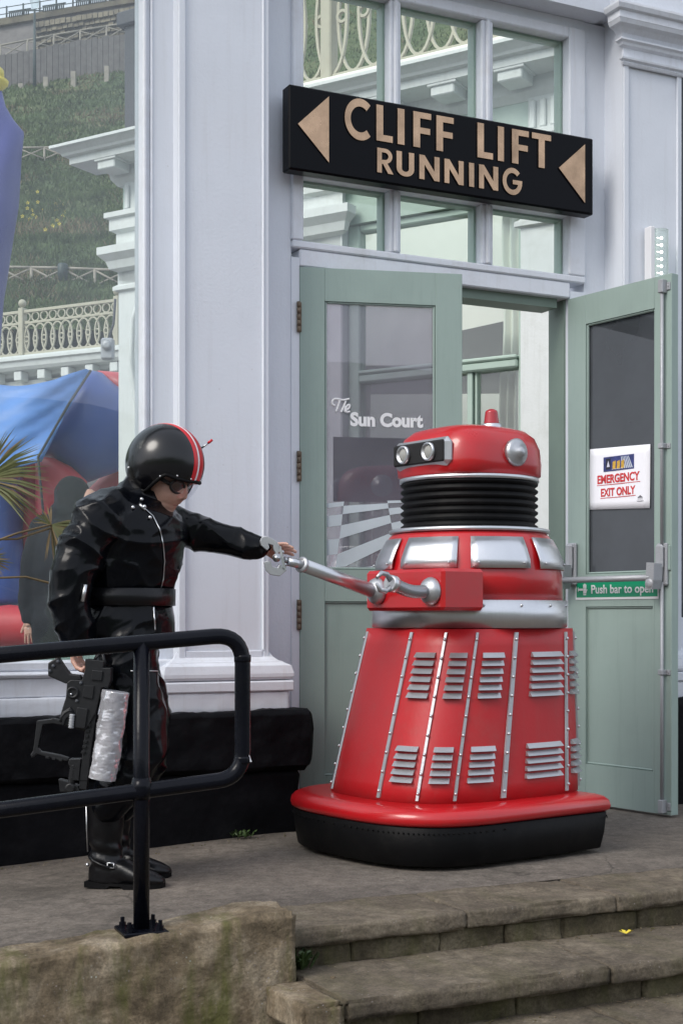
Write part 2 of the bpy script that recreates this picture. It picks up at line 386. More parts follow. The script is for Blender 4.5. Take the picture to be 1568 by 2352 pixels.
M['redplastic'] = paint('red_lens', (.35,.006,.012), .15, var=.05, bump=0, coat=.5)
M['silver'] = paint('silver_paint', (.46,.47,.49), .36, metal=.75, var=.06, bump=.12, bscale=120)
M['alu'] = paint('brushed_aluminium', (.62,.63,.65), .34, metal=.95, var=.08, bump=.15, bscale=150, aniso=(1,1,.04))
M['rubber'] = paint('black_rubber', (.004,.004,.0045), .5, dirt=(.02,.018,.016), dirt_amt=.3, dirt_scale=12, spec=.12, var=.2, bump=.3, bscale=30)
M['mesh'] = paint('black_mesh', (.006,.006,.007), .8, var=.2)
M['greyhw'] = paint('grey_hammered_metal', (.36,.37,.39), .45, metal=.35, var=.06, bump=.5, bscale=160)
M['rust'] = paint('rusty_hinge', (.16,.12,.085), .6, metal=.3, var=.4, scale=40)
M['pvc'] = paint('black_pvc', (.002,.0025,.004), .21, var=.03, bump=0, spec=.17)
M['leather'] = paint('black_leather', (.004,.004,.005), .3, var=.2, bump=.4, bscale=50, spec=.3)
M['helmet'] = paint('black_helmet_shell', (.002,.002,.003), .18, var=.1, bump=0, spec=.5)
M['hred'] = paint('red_stripe', (.55,.012,.02), .3, var=.06, bump=0)
M['white'] = paint('white_paint', (.72,.72,.74), .45, var=.04, bump=0)
M['skin'] = paint('skin', (.52,.30,.23), .48, var=.10, scale=22, bump=.15, bscale=130)
M['skin'].node_tree.nodes['Principled BSDF'].inputs['Subsurface Weight'].default_value = .08
M['lips'] = paint('lips', (.36,.13,.12), .45, bump=0)
M['gunblack'] = paint('black_plastic_prop', (.009,.0095,.011), .45, var=.2, bump=.2, spec=.35)
M['cloth'] = paint('dark_cloth', (.010,.012,.015), .9, var=.2, bump=.4, bscale=120, spec=.2)
M['paper'] = paint('white_paper', (.82,.82,.87), .6, var=.015, bump=.05, bscale=8)
M['printred'] = paint('red_print', (.55,.03,.035), .6, var=0, bump=0)
M['printgreen'] = paint('green_print', (.0,.26,.125), .4, var=.02, bump=0)
M['printgrey'] = paint('grey_print', (.12,.12,.14), .6, var=0, bump=0)
M['cream'] = paint('cream_plaster', (.80,.80,.74), .7, var=.05, scale=.8, bump=.1)
M['courtwhite'] = paint('court_white_paint', (.66,.69,.685), .6, var=.06, bump=.3, dirt=(.38,.40,.36), dirt_amt=.4, dirt_scale=4, streak=.3)
M['courtgreen'] = paint('court_pale_green', (.36,.46,.40), .5, var=.07, bump=.3)
M['frieze'] = paint('court_green_frieze', (.46,.56,.51), .6, var=.08)
M['iron'] = paint('cream_cast_iron', (.43,.41,.32), .6, var=.1, bump=.2, dirt=(.25,.2,.13), dirt_amt=.3, dirt_scale=8)
M['slate'] = paint('dark_slate_box', (.045,.05,.06), .6, var=.2, dirt=(.1,.08,.07), dirt_amt=.3)
M['curtain'] = paint('grey_curtain', (.32,.32,.30), .8, var=.1, scale=6, bump=.2)
M['greydark'] = paint('dark_grey_board', (.10,.10,.105), .7, var=.15)
M['inflblue'] = paint('blue_inflatable_vinyl', (.035,.085,.33), .38, var=.12, scale=1.5, bump=.15, bscale=12)
M['infllight'] = paint('light_blue_inflatable_sheet', (.11,.26,.62), .42, var=.15, scale=1.5, bump=.3, bscale=10)
M['inflred'] = paint('red_inflatable_vinyl', (.52,.05,.06), .38, var=.12, scale=1.5, bump=.15, bscale=12)
M['inflviolet'] = paint('violet_blue_cloth', (.055,.065,.27), .5, var=.15, scale=2, bump=.3, bscale=10)
M['yellow'] = paint('yellow_vinyl', (.70,.56,.06), .5, var=.1)
M['wood'] = paint('weathered_fence_wood', (.30,.27,.23), .85, var=.2)
M['sleeper'] = paint('grey_timber_planks', (.17,.155,.15), .9, var=.2, scale=3)
M['hillstone'] = stone('old_stone_wall', (.07,.062,.045), (.15,.13,.095), (.23,.20,.145), .8, bump=.8)
M['lampiron'] = paint('dark_green_iron', (.03,.05,.05), .5)
M['clear'] = glass('clear_visor', (.96,.96,.98), .015, fres=.12)
M['pane'] = glass('window_glass', (.95,.98,.97), .04, (.55,.59,.64), .05, fres=.22)
M['panet'] = glass('transom_glass', (.95,.98,.965), .035, (.62,.68,.66), .03, fres=.25)
M['filmpane'] = glass('film_covered_glass', (.72,.71,.76), .06, (.34,.33,.38), .27)
M['darkpane'] = glass('dark_film_glass', (.16,.18,.19), .07, (.10,.11,.125), .62)
M['wingpane'] = glass('court_window_glass', (.94,.97,.95), .05, (.5,.52,.5), .03)
M['lens'] = glass('lamp_diffuser', (.9,.95,.93), .05, (.7,.75,.72), .25)
M['bubble'] = glass('bubble_wrap', (.85,.85,.9), .30, (.66,.66,.70), .35, .12)
def grassmat():
    m, nt, b = newmat('grass_hill'); L = nt.links; tc = N(nt, 'ShaderNodeTexCoord')
    n1 = N(nt, 'ShaderNodeTexNoise', Scale=.35, Detail=10.0, Roughness=.75); L.new(tc.outputs['Object'], n1.inputs['Vector'])
    cr = N(nt, 'ShaderNodeValToRGB'); e = cr.color_ramp.elements
    e[0].position = .3; e[0].color = (.034,.058,.022,1); e[1].position = .74; e[1].color = (.19,.16,.10,1)
    x = e.new(.45); x.color = (.06,.095,.036,1); x = e.new(.58); x.color = (.10,.125,.052,1)
    L.new(n1.outputs[0], cr.inputs[0]); L.new(cr.outputs[0], b.inputs['Base Color']); b.inputs['Roughness'].default_value = .95
    n2 = N(nt, 'ShaderNodeTexNoise', Scale=2.5, Detail=8.0); L.new(tc.outputs['Object'], n2.inputs['Vector'])
    bp = N(nt, 'ShaderNodeBump', Strength=1.0, Distance=.3); L.new(n2.outputs[0], bp.inputs['Height']); L.new(bp.outputs[0], b.inputs['Normal'])
    return m
M['grass'] = grassmat()
M['blade'] = paint('grass_blade', (.07,.105,.036), .8, var=.5, scale=.8, bump=0)
M['bladedry'] = paint('dry_grass_blade', (.18,.145,.085), .8, var=.3, scale=.8, bump=0)
M['palm'] = paint('palm_leaf', (.085,.095,.028), .55, var=.4, scale=12, bump=0)
M['palmdry'] = paint('dry_palm_leaf', (.17,.12,.055), .7, var=.3, scale=12, bump=0)
M['trunkbark'] = paint('palm_trunk', (.11,.085,.055), .9, var=.3, scale=20, bump=.8)
M['weed'] = paint('weed_leaf', (.035,.065,.015), .6, var=.3, scale=30, bump=0)
def emit(name, c, s):
    m, nt, b = newmat(name); b.inputs['Emission Color'].default_value = rgba(c); b.inputs['Emission Strength'].default_value = s
    b.inputs['Base Color'].default_value = rgba(c); return m
M['led'] = emit('lit_led', (1, 1, .9), 3.0)
# ---------------------------------------------------------------- facade of the spa building
FA = Fr(-0.184, 6.27, 26.17)
DOOR_Z = 2.447
def rough_box(u0, u1, v0, v1, z0, z1, res, r, amp, seed=0, chip=0.0, fn=None):
    """stone block: rounded, worn box with noisy faces; returns an MB"""
    mb = MB(); mb.smooth = True
    y0, y1 = -v1, -v0
    dims = (u1-u0, y1-y0, z1-z0); org = (u0, y0, z0)
    sd = Vector((seed*3.7, seed*1.3, seed*7.1)); inner0 = [org[i]+r for i in range(3)]; inner1 = [org[i]+dims[i]-r for i in range(3)]
    vmap = {}
    def vert(p):
        key = tuple(round(c, 5) for c in p)
        if key in vmap: return vmap[key]
        P = Vector(p); q = Vector([min(max(P[i], inner0[i]), inner1[i]) for i in range(3)])
        d = P - q
        if d.length > 1e-6:
            dn = d.normalized(); edge = sum(1 for c in d if abs(c) > r*.35)
            k = r + amp*fbm((P + sd)*7, 4) + amp*.6*fbm((P + sd)*25, 3)
            if chip and edge >= 2:
                c = noise.noise((P + sd)*5.0); k -= chip*max(0, c + .1)*2
            P = q + dn*k
        if fn: P = fn(P)
        vmap[key] = len(mb.v); mb.v.append(tuple(P)); return vmap[key]
    for ax in range(3):
        a, b = (ax+1) % 3, (ax+2) % 3
        na = max(2, int(round(dims[a]/res))); nb = max(2, int(round(dims[b]/res)))
        sa = sorted(set([0, r/dims[a], 1-r/dims[a]] + [i/na for i in range(na+1)]))
        sb = sorted(set([0, r/dims[b], 1-r/dims[b]] + [i/nb for i in range(nb+1)]))
        for side in (0, 1):
            g = {}
            for i, x in enumerate(sa):
                for j, y in enumerate(sb):
                    p = [0, 0, 0]; p[ax] = org[ax] + dims[ax]*side; p[a] = org[a]+dims[a]*x; p[b] = org[b]+dims[b]*y
                    g[i, j] = vert(tuple(p))
            for i in range(len(sa)-1):
                for j in range(len(sb)-1):
                    f = (g[i,j], g[i+1,j], g[i+1,j+1], g[i,j+1])
                    mb.f.append(f if side else f[::-1]); mb.m.append(0); mb.sm.append(True)
    return mb

spa = empty('spa_building', fr=FA)
tag(spa, 'lavender white painted facade with panelled pilasters, transom windows and black plinth', 'building')
PV, WV = 0.155, 0.085            # pilaster face, window wall
pzt = FA.Z(560, 1634, .28)
pu0, pu1 = FA.U(411, PV), FA.U(618, PV)
ru0, ru1 = FA.U(1432, PV), FA.U(1565, PV)
hu0, hu1 = FA.U(686), FA.U(1306)     # door opening
topz = 5.2
sz = 0.5*(FA.Z(1340, 21, .12) + FA.Z(1320, 48, 0))   # soffit
# walls
w = MB()
w.box(pu1, FA.U(668), -.14, 0, 0, sz); w.box(FA.U(668), hu0, -.14, .006, 0, FA.Z(668, 590))
w.build('door_side_wall', M['wall'], spa)
w = MB(); w.box(FA.U(1340), ru0, -.14, 0, 0, sz); w.box(hu1, FA.U(1340), -.14, .007, 0, FA.Z(1330, 672)); w.build('door_side_wall', M['wall'], spa)
w = MB()
tu0, tu1 = FA.U(668), FA.U(1340)
tz = [FA.Z(688, 572), FA.Z(688, 553), FA.Z(688, 406), 0, FA.Z(1098, 51, -.03)]
tz[3] = tz[2] + .10
w.box(tu0, tu1, -.14, .004, tz[4] + .055, sz + .002); w.build('upper_wall', M['wall'], spa)
l = MB(); l.box(hu0, hu1, -.12, .010, DOOR_Z, tz[0], .006)
def rough_edge(o, amp=.004):
    pass
l.build('lintel', M['trim'], spa)
l = MB(); l.box(tu0, tu1, -.10, .017, tz[0]+.001, tz[1]-.002, .006); l.build('transom_sill', M['trim'], spa)
# transom window
tw = MB().box(tu0, FA.U(690,-.02), -.10, .016, tz[1], tz[4]+.055, .006).box(FA.U(1297,-.02), tu1, -.10, .016, tz[1], tz[4]+.055, .006) \
    .box(FA.U(690,-.02), FA.U(1297,-.02), -.10, .015, tz[4], tz[4]+.055, .006).box(FA.U(690,-.02), FA.U(1297,-.02), -.10, .013, tz[2], tz[3], .006).build('transom_window', M['trim'], spa)
cols = [(690, 888), (914, 1098), (1125, 1297)]
for a, b in ((888, 914), (1098, 1125)):
    for z0, z1 in ((tz[1], tz[2]), (tz[3], tz[4])):
        ua, ub = FA.U(a, -.02), FA.U(b, -.02)
        MB().box(ua, ub, -.055, .008, z0, z1, .006).box((ua+ub)/2-.012, (ua+ub)/2+.012, .008, .022, z0, z1, .008).build('mullion', M['trim'], tw)
for a, b in cols:
    for z0, z1 in ((tz[1], tz[2]), (tz[3], tz[4])):
        ua, ub = FA.U(a, -.02), FA.U(b, -.02)
        MB().box(ua, ub, -.045, -.040, z0, z1).build('pane', M['panet'], tw)
        t = .010; g = MB()
        g.box(ub-t, ub, -.10, -.046, z0, z1); g.box(ua, ua+t, -.10, -.046, z0, z1)
        g.box(ua+t, ub-t, -.10, -.047, z1-t, z1); g.box(ua+t, ub-t, -.10, -.047, z0, z0+t)
        g.build('inner_bead', M['courtgreen'], tw)
# pilasters
def pilaster(u0, u1, vb, zt, name='pilaster'):
    p = MB(); v = PV; e = .022
    p.box(u0, u1, vb, v-.012, .0, zt)                      # body
    a = u0 + .03; b = u1 - .022; c = u1 - .052
    p.box(u0, a, v-.012, v, .72, zt, .003)
    p.box(b, u1, v-.012, v-.002, .72, zt, .002)
    p.box(c+.022, b, v-.012, v+.004, .76, zt, .004)
    p.box(a, c+.022, v-.012, v-.001, .72, .76, .003)
    return p.build(name, M['wall'], spa)
pilaster(pu0, pu1, -.14, topz); pilaster(ru0, ru1, -.14, sz + .02)
def pil_base(u0, u1):
    zs = lambda y: FA.Z(520, y, .2)
    z = [zs(1497), zs(1508), zs(1514), zs(1519), zs(1523), zs(1530), zs(1545), zs(1556), zs(1562), zs(1566)]
    pr = [(0, z[0]), (.006, z[0]-.004), (.02, z[1]-.006), (.034, z[2]-.006), (.036, z[3]), (.05, z[3]-.003), (.052, z[4]), (.078, z[5]), (.086, z[6]-.006), (.086, z[7]), (.078, z[8]), (.060, z[8]-.004), (.058, z[9])]
    m = MB(); m.profile(pr, u0, u1, PV-.02)
    o = m.build('pilaster_base', M['trim'], spa); b = .088
    for p in o.data.polygons: p.use_smooth = False
    m = MB(); m.box(u0-b, u1+b, -.1, PV-.02+b, FA.Z(520,1590,.2), z[9]+.002, .006); m.build('base_slab', M['trim'], spa)
    rough_box(u0-b+.012, u1+b-.018, -.1, PV-.03+b, pzt-.010, FA.Z(520,1590,.2)-.001, .02, .008, .0025, 3).build('base_slab', M['trim'], spa)
pil_base(pu0, pu1); pil_base(ru0, ru1)
# capital of the right pilaster
def capital(u0, u1, vb, parent, mat, zf, name='capital'):
    pr = [(0, zf(150)), (.010, zf(149)), (.016, zf(144)), (.012, zf(141)), (.026, zf(138)), (.028, zf(134)), (.012, zf(131)), (.012, zf(112)), (.030, zf(108)),
          (.034, zf(102)), (.048, zf(99)), (.048, zf(95)), (.030, zf(93)), (.040, zf(84)), (.062, zf(75)), (.084, zf(70)), (.092, zf(62)), (.094, zf(61)), (.094, zf(45)), (.11, zf(43)), (.118, zf(34)), (.118, zf(29)), (0, zf(29))]
    m = MB(); m.profile(pr, u0, u1, vb); o = m.build(name, mat, parent)
    return pr
zf = lambda y: FA.Z(1432, y, PV)
capital(ru0, ru1, PV-.003, spa, M['trim'], zf)
# architrave and frieze over everything
a = MB()
a.box(-4.6, ru0-.06, -.14, .125, sz+.004, sz+.40); a.box(ru0-.06, ru1+2, -.14, .20, zf(29)+.003, sz+.40)
a.box(-4.6, ru1+2, -.14, .27, sz+.40, sz+.48, .02)
a.build('architrave', M['wall'], spa)
# wall and frame of the big window on the left
wz0 = FA.Z(150, 1515, .06)
fu1 = FA.U(327, WV); lw = MB()
lw.box(fu1+.046, pu0+.001, -.14, WV, .0, topz); lw.build('window_side_wall', M['wall'], spa)
bw = MB().box(fu1, fu1+.018, -.02, WV+.012, wz0, topz, .006).box(fu1+.018, fu1+.034, -.02, WV-.004, wz0, topz, .003).box(fu1+.034, fu1+.046, -.02, WV+.006, wz0, topz, .005).build('large_window', M['trim'], spa)
MB().box(-4.0, fu1, .03, .036, wz0, topz).build('pane', M['pane'], bw)
MB().box(-4.0, fu1, -.05, .028, wz0-.02, wz0+.02, .004).build('bottom_bead', M['courtgreen'], bw)
s = MB()
zz = lambda y, v: FA.Z(150, y, v)
s.box(-4.4, pu0-.006, -.06, .15, zz(1541,.15), wz0-.002, .008); s.box(-4.4, pu0-.06, -.06, .175, zz(1556,.17), zz(1541,.15)-.001, .01)
s.box(-4.4, pu0-.07, -.06, .155, zz(1600,.15), zz(1556,.17)-.001, .004); s.build('window_sill', M['trim'], spa)
rough_box(-4.4, pu0-.05, -.06, .17, pzt-.012, zz(1600,.15)-.001, .03, .008, .002, 5).build('window_sill', M['trim'], spa)
# right hand window behind the pilaster
MB().box(ru1+.06, ru1+2.2, .03, .036, .9, sz).build('side_pane', M['darkpane'], spa)
MB().box(ru1, ru1+.06, -.14, .08, .6, sz, .004).build('side_window_frame', M['trim'], spa)
MB().box(ru1, ru1+2.2, -.14, .10, 0, .9, .004).build('side_wall', M['wall'], spa)
# plinth
pzt = FA.Z(560, 1634, .28)
def plf(P):
    if P.z < .34: P = Vector((P.x - (.05 if P.x > .0 else 0)*(.34-P.z), P.y + .05 + .02*noise.noise(P*6), P.z))
    return P
pend = FA.U(706, .28)
def bulge(P):
    t = max(0, min(1, (P.z-.02)/.85))
    if P.x > pend-.12: P.x += .03*math.sin(math.pi*t) - .085*max(0, .38-t)*((P.x-pend+.12)/.12)
    return P
rough_box(-4.4, pend, -.14, .285, .26, pzt, .022, .022, .009, 9, .016, bulge).build('plinth', M['plinth'], spa)
rough_box(-4.4, pend-.018, -.14, .255, -.35, .27, .035, .03, .008, 11).build('lower_plinth', M['plinth'], spa)
rough_box(ru0-.03, ru1+2.2, -.14, .285, -.1, pzt, .04, .035, .007, 12, .01).build('plinth', M['plinth'], spa)
# door frame (green)
g = MB()
g.box(FA.U(1286,-.06)-.0, hu1, -.16, -.03, 0, DOOR_Z); g.box(hu0, hu1-.05, -.16, -.03, DOOR_Z-.045, DOOR_Z+.01)
g.box(hu0-.0, hu0+.012, -.16, -.05, 0, DOOR_Z-.046)
g.build('door_frame', M['darkgreen'], spa)
# hinges
for y in (728, 1071, 1412):
    z = FA.Z(685, y, .01)
    h = MB(); u = FA.U(685, .012)
    for k in range(5): h.lathe([(.0085, -.0125+(k-2)*.027), (.0085, .0125+(k-2)*.027)], (u, -.016, z), 10)
    h.box(u-.004, u+.016, .001, .012, z-.065, z+.065)
    h.build('hinge', M['rust'], spa)

# ---------------------------------------------------------------- text
def text_mesh(s, off=0.0, ext=.001, space=1.0):
    cu = bpy.data.curves.new('t', 'FONT'); cu.body = s; cu.size = 1; cu.offset = off; cu.extrude = ext; cu.space_character = space
    cu.resolution_u = 4
    o = bpy.data.objects.new('t', cu); COL.objects.link(o); bpy.context.view_layer.update()
    me = evaluated(o); bpy.data.objects.remove(o); bpy.data.curves.remove(cu); return me
def fit_mesh(me, u0, u1, z0, z1, v, th=.001, shear=0, mirror=False):
    xs = [p.co.x for p in me.vertices]; ys = [p.co.y for p in me.vertices]; zs = [p.co.z for p in me.vertices]
    x0, x1, y0, y1, q0, q1 = min(xs), max(xs), min(ys), max(ys), min(zs), max(zs)
    for p in me.vertices:
        a = (p.co.x-x0)/(x1-x0); b = (p.co.y-y0)/(y1-y0); c = (p.co.z-q0)/max(q1-q0, 1e-9)
        if mirror: a = 1-a
        p.co = Vector((u0+(u1-u0)*a + shear*b, -(v + th*c), z0+(z1-z0)*b))
    if mirror: me.flip_normals()
    me.update(); return me
def lettering(name, s, u0, u1, z0, z1, v, mat, parent, off=.0, th=.001, shear=0, mirror=False, space=1.0):
    me = fit_mesh(text_mesh(s, off, space=space), u0, u1, z0, z1, v, th, shear, mirror); me.materials.clear(); me.materials.append(mat); me.name = name
    return link(name, me, parent)
def outline_mesh(polys, ext=.5, bev=0.0):
    cu = bpy.data.curves.new('l', 'CURVE'); cu.dimensions = '2D'; cu.fill_mode = 'BOTH'; cu.extrude = ext; cu.bevel_depth = bev
    for pl in polys:
        sp = cu.splines.new('POLY'); sp.points.add(len(pl)-1); sp.use_cyclic_u = True
        for i, (x, y) in enumerate(pl): sp.points[i].co = (x, y, 0, 1)
    o = bpy.data.objects.new('l', cu); COL.objects.link(o); bpy.context.view_layer.update()
    me = evaluated(o); bpy.data.objects.remove(o); bpy.data.curves.remove(cu); return me
def arc(cx, cy, r, a0, a1, n=20): return [(cx + r*math.cos(R(a0+(a1-a0)*i/n)), cy + r*math.sin(R(a0+(a1-a0)*i/n))) for i in range(n+1)]
def glyph(c):
    s = .19
    if c == 'L': return [[(0,0),(.46,0),(.46,s-.01),(s,s-.01),(s,1),(0,1)]]
    if c == 'I': return [[(0,0),(s,0),(s,1),(0,1)]]
    if c == 'F': return [[(0,0),(s,0),(s,.40),(.47,.40),(.47,.57),(s,.57),(s,.83),(.50,.83),(.50,1),(0,1)]]
    if c == 'T': k = .21; return [[(k,0),(k+s,0),(k+s,.83),(.60,.83),(.60,1),(0,1),(0,.83),(k,.83)]]
    if c == 'C': return [arc(.52,.5,.5,48,312,28) + arc(.52,.5,.31,312,48,28)]
    if c == 'N': return [[(0,0),(s,0),(s,.62),(.56,0),(.75,0),(.75,1),(.56,1),(.56,.38),(s,1),(0,1)]]
    if c == 'U': return [[(0,1),(0,.32)] + arc(.32,.32,.32,180,360,20)[1:] + [(.64,1),(.64-s,1),(.64-s,.32)] + arc(.32,.32,.13,360,180,16)[1:] + [(s,1)]]
    if c == 'R': return [[(0,0),(s,0),(s,.37),(.24,.37),(.46,0),(.68,0),(.43,.40)] + arc(.33,.70,.30,-70,90,16) + [(0,1)], [(s,.53)] + arc(.32,.69,.15,-90,90,12) + [(s,.84)]]
    if c == 'G': return [arc(.5,.5,.5,42,360,30)[:-1] + [(.985,.42),(1.0,.56),(.52,.56),(.52,.40),(.79,.40)] + arc(.5,.5,.31,-32,-318,28)]
def glyph_obj(c, u0, u1, z0, z1, v, th, mat, parent, name='letter'):
    me = fit_mesh(outline_mesh(glyph(c), .5), u0, u1, z0, z1, v, th); me.materials.clear(); me.materials.append(mat); me.name = name
    o = link(name, me, parent); q = o.modifiers.new('b', 'BEVEL'); q.width = .0022; q.segments = 2; q.limit_method = 'ANGLE'
    return o

# ---------------------------------------------------------------- sign over the door
SV = .125
sg = empty('cliff_lift_sign', fr=FA); tag(sg, 'long black sign board reading CLIFF LIFT RUNNING in bronze letters with two left arrows', 'sign')
su0, su1 = FA.U(664, SV), FA.U(1363, SV)
sz1 = .5*(FA.Z(664,191,SV)+FA.Z(1363,318,SV)); sz0 = .5*(FA.Z(664,390,SV)+FA.Z(1363,491,SV))
MB().box(su0, su1, .05, SV-.004, sz0, sz1, .006).build('sign_board', M['signblack'], sg)
b_ = MB(); b_.box(su0+.004, su1-.02, SV-.004, SV, sz0+.006, sz1-.006, .002); b_.build('front_sheet', M['signblack'], sg)
LV = SV + .001
X2 = lambda x: .6*x + 627; 
l1z1 = .5*(FA.Z(X2(393), 401*.6, LV)+FA.Z(X2(1060), 520*.6, LV)); l1z0 = .5*(FA.Z(X2(400), 538*.6, LV)+FA.Z(X2(1025), 645*.6, LV))
for c, a, b in (('C',272,370),('L',393,455),('I',474,500),('F',534,602),('F',622,688),('L',779,838),('I',857,880),('F',911,975),('T',987,1060)):
    k = .012 if c == 'C' else 0
    glyph_obj(c, FA.U(X2(a),LV), FA.U(X2(b),LV), l1z0-k, l1z1+k, LV, .006, M['bronze'], sg)
l2z1 = .5*(FA.Z(X2(397), 565*.6, LV)+FA.Z(X2(850), 641*.6, LV)); l2z0 = .5*(FA.Z(X2(400), 657*.6, LV)+FA.Z(X2(850), 734*.6, LV))
for c, a, b in (('R',396,458),('U',470,537),('N',557,634),('N',653,726),('I',747,766),('N',785,858),('G',875,950)):
    k = .008 if c == 'G' else 0
    glyph_obj(c, FA.U(X2(a),LV), FA.U(X2(b),LV), l2z0-k, l2z1+k, LV, .006, M['bronze'], sg)
for xt, yt, xb, y1_, y2_ in ((683,285,754,222,374),(1281,386,1341,332,467)):
    MB().vprism([(FA.U(xt,LV), FA.Z(xt,yt,LV)), (FA.U(xb,LV), FA.Z(xb,y2_,LV)), (FA.U(xb,LV), FA.Z(xb,y1_,LV))], LV, LV+.006).build('arrow', M['bronze'], sg)

# ---------------------------------------------------------------- doors
def framed_leaf(fr, W_, gl, pn, name, gmat, lab, pane_v=-.022):
    """door leaf: gl and pn are (u0,u1,z0,z1) of glazing and lower panel"""
    d = empty(name); d.parent = spa
    d.matrix_world = Matrix.Translation(fr.o) @ Matrix.Rotation(fr.a, 4, 'Z')
    m = FA_inv @ d.matrix_world
    d.matrix_parent_inverse = Matrix.Identity(4); d.matrix_local = m
    tag(d, lab)
    T = .045; b = MB(); z0, z1 = .012, DOOR_Z-.004
    gu0, gu1, gz0, gz1 = gl; nu0, nu1, nz0, nz1 = pn
    b.box(0, gu0, -T, 0, z0, z1, .002); b.box(gu1, W_, -T, 0, z0, z1, .002)
    b.box(gu0, gu1, -T, -.0006, gz1, z1-.0005); b.box(gu0, gu1, -T, -.0006, nz1, gz0); b.box(gu0, gu1, -T, -.0006, z0+.0005, nz0)
    b.box(gu0, nu0, -T+.001, -.0009, nz0, nz1) if nu0 > gu0 + .002 else None
    b.box(nu1, gu1, -T+.001, -.0009, nz0, nz1) if nu1 < gu1 - .002 else None
    b.build('door_frame_rail', M['sage'], d)
    p = MB(); p.box(nu0, nu1, -T+.008, -.014, nz0, nz1)
    t = .010
    for q in ((nu0, nu0+t, nz0, nz1), (nu1-t, nu1, nz0, nz1), (nu0+t, nu1-t, nz0, nz0+t), (nu0+t, nu1-t, nz1-t, nz1)):
        p.box(q[0], q[1], -.014, -.006, q[2], q[3], .004)
    p.build('lower_panel', M['sage'], d)
    bd = MB()
    for q in ((gu0, gu0+t, gz0, gz1), (gu1-t, gu1, gz0, gz1), (gu0+t, gu1-t, gz0, gz0+t), (gu0+t, gu1-t, gz1-t, gz1)):
        bd.box(q[0], q[1], -.020, -.005, q[2], q[3], .004)
    bd.build('glazing_bead', M['sage'], d)
    MB().box(gu0+.002, gu1-.002, pane_v-.004, pane_v, gz0+.002, gz1-.002).build('pane', gmat, d)
    return d
FA_inv = (Matrix.Translation(FA.o) @ Matrix.Rotation(FA.a, 4, 'Z')).inverted()
FL = Fr(-0.184 + .0, 6.27 - .01, 10.2)
fl = lambda x, y: FL.px(x, y, 0)
LWID = FL.U(1061)
ldoor = framed_leaf(FL, LWID, (fl(746,0)[0], fl(1000,0)[0], fl(746,1308)[1], fl(746,691)[1]), (fl(739,0)[0], fl(1004,0)[0], fl(737,1783)[1], fl(739,1381)[1]), 'door', M['filmpane'], 'left sage green door leaf, slightly ajar, with lettered glass')
VG = -.0205
px = lambda x, y: FL.px(x, y, VG)
lettering('sun_court_lettering', 'Sun Court', px(804,0)[0], px(971,0)[0], px(804,979)[1], px(804,946)[1], VG, M['white'], ldoor, off=.045)
# handwritten The, as a bent flat stroke
def stroke(name, pts, r, mat, parent, n=6):
    m = MB()
    for st in pts:
        P = [Vector((*px(x-3, y-6), 0)) for x, y in st]
        Q = []
        for i in range(len(P)-1):
            p0 = P[max(i-1,0)]; p1 = P[i]; p2 = P[i+1]; p3 = P[min(i+2, len(P)-1)]
            for k in range(n):
                t = k/n; Q.append(.5*((2*p1) + (p2-p0)*t + (2*p0-5*p1+4*p2-p3)*t*t + (3*p1-p0-3*p2+p3)*t**3))
        Q.append(P[-1])
        m.tube([(q.x, -VG-.0005, q.y) for q in Q], r, 6)
    return m.build(name, mat, parent)
stroke('the_lettering', [[(772,938),(766,934),(767,926),(775,922),(790,925),(805,922)], [(783,926),(779,940),(774,952)],
    [(797,927),(790,945),(786,953),(791,942),(796,941),(795,951),(800,951)], [(797,948),(804,944),(806,937),(801,937),(797,945),(800,953),(806,951)]], .0050, M['white'], ldoor)
# dark notice seen from behind, and its mirrored print
NV = -.032
nx = lambda x, y: FL.px(x, y, NV)
bn = empty('paper_notice'); bn.matrix_world = Matrix.Translation(FL.o) @ Matrix.Rotation(FL.a, 4, 'Z')
tag(bn, 'dark back of a paper notice behind the left door glass below the Sun Court lettering', 'notice')
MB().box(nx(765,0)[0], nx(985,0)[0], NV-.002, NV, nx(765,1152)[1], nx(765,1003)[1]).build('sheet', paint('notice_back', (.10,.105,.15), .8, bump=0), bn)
lettering('mirrored_print', 'EXIT ONLY', nx(795,0)[0], nx(972,0)[0], nx(800,1119)[1], nx(800,1093)[1], NV, paint('faded_red_print', (.14,.08,.11), .8, bump=0), bn, off=.02, th=.0005, mirror=True)
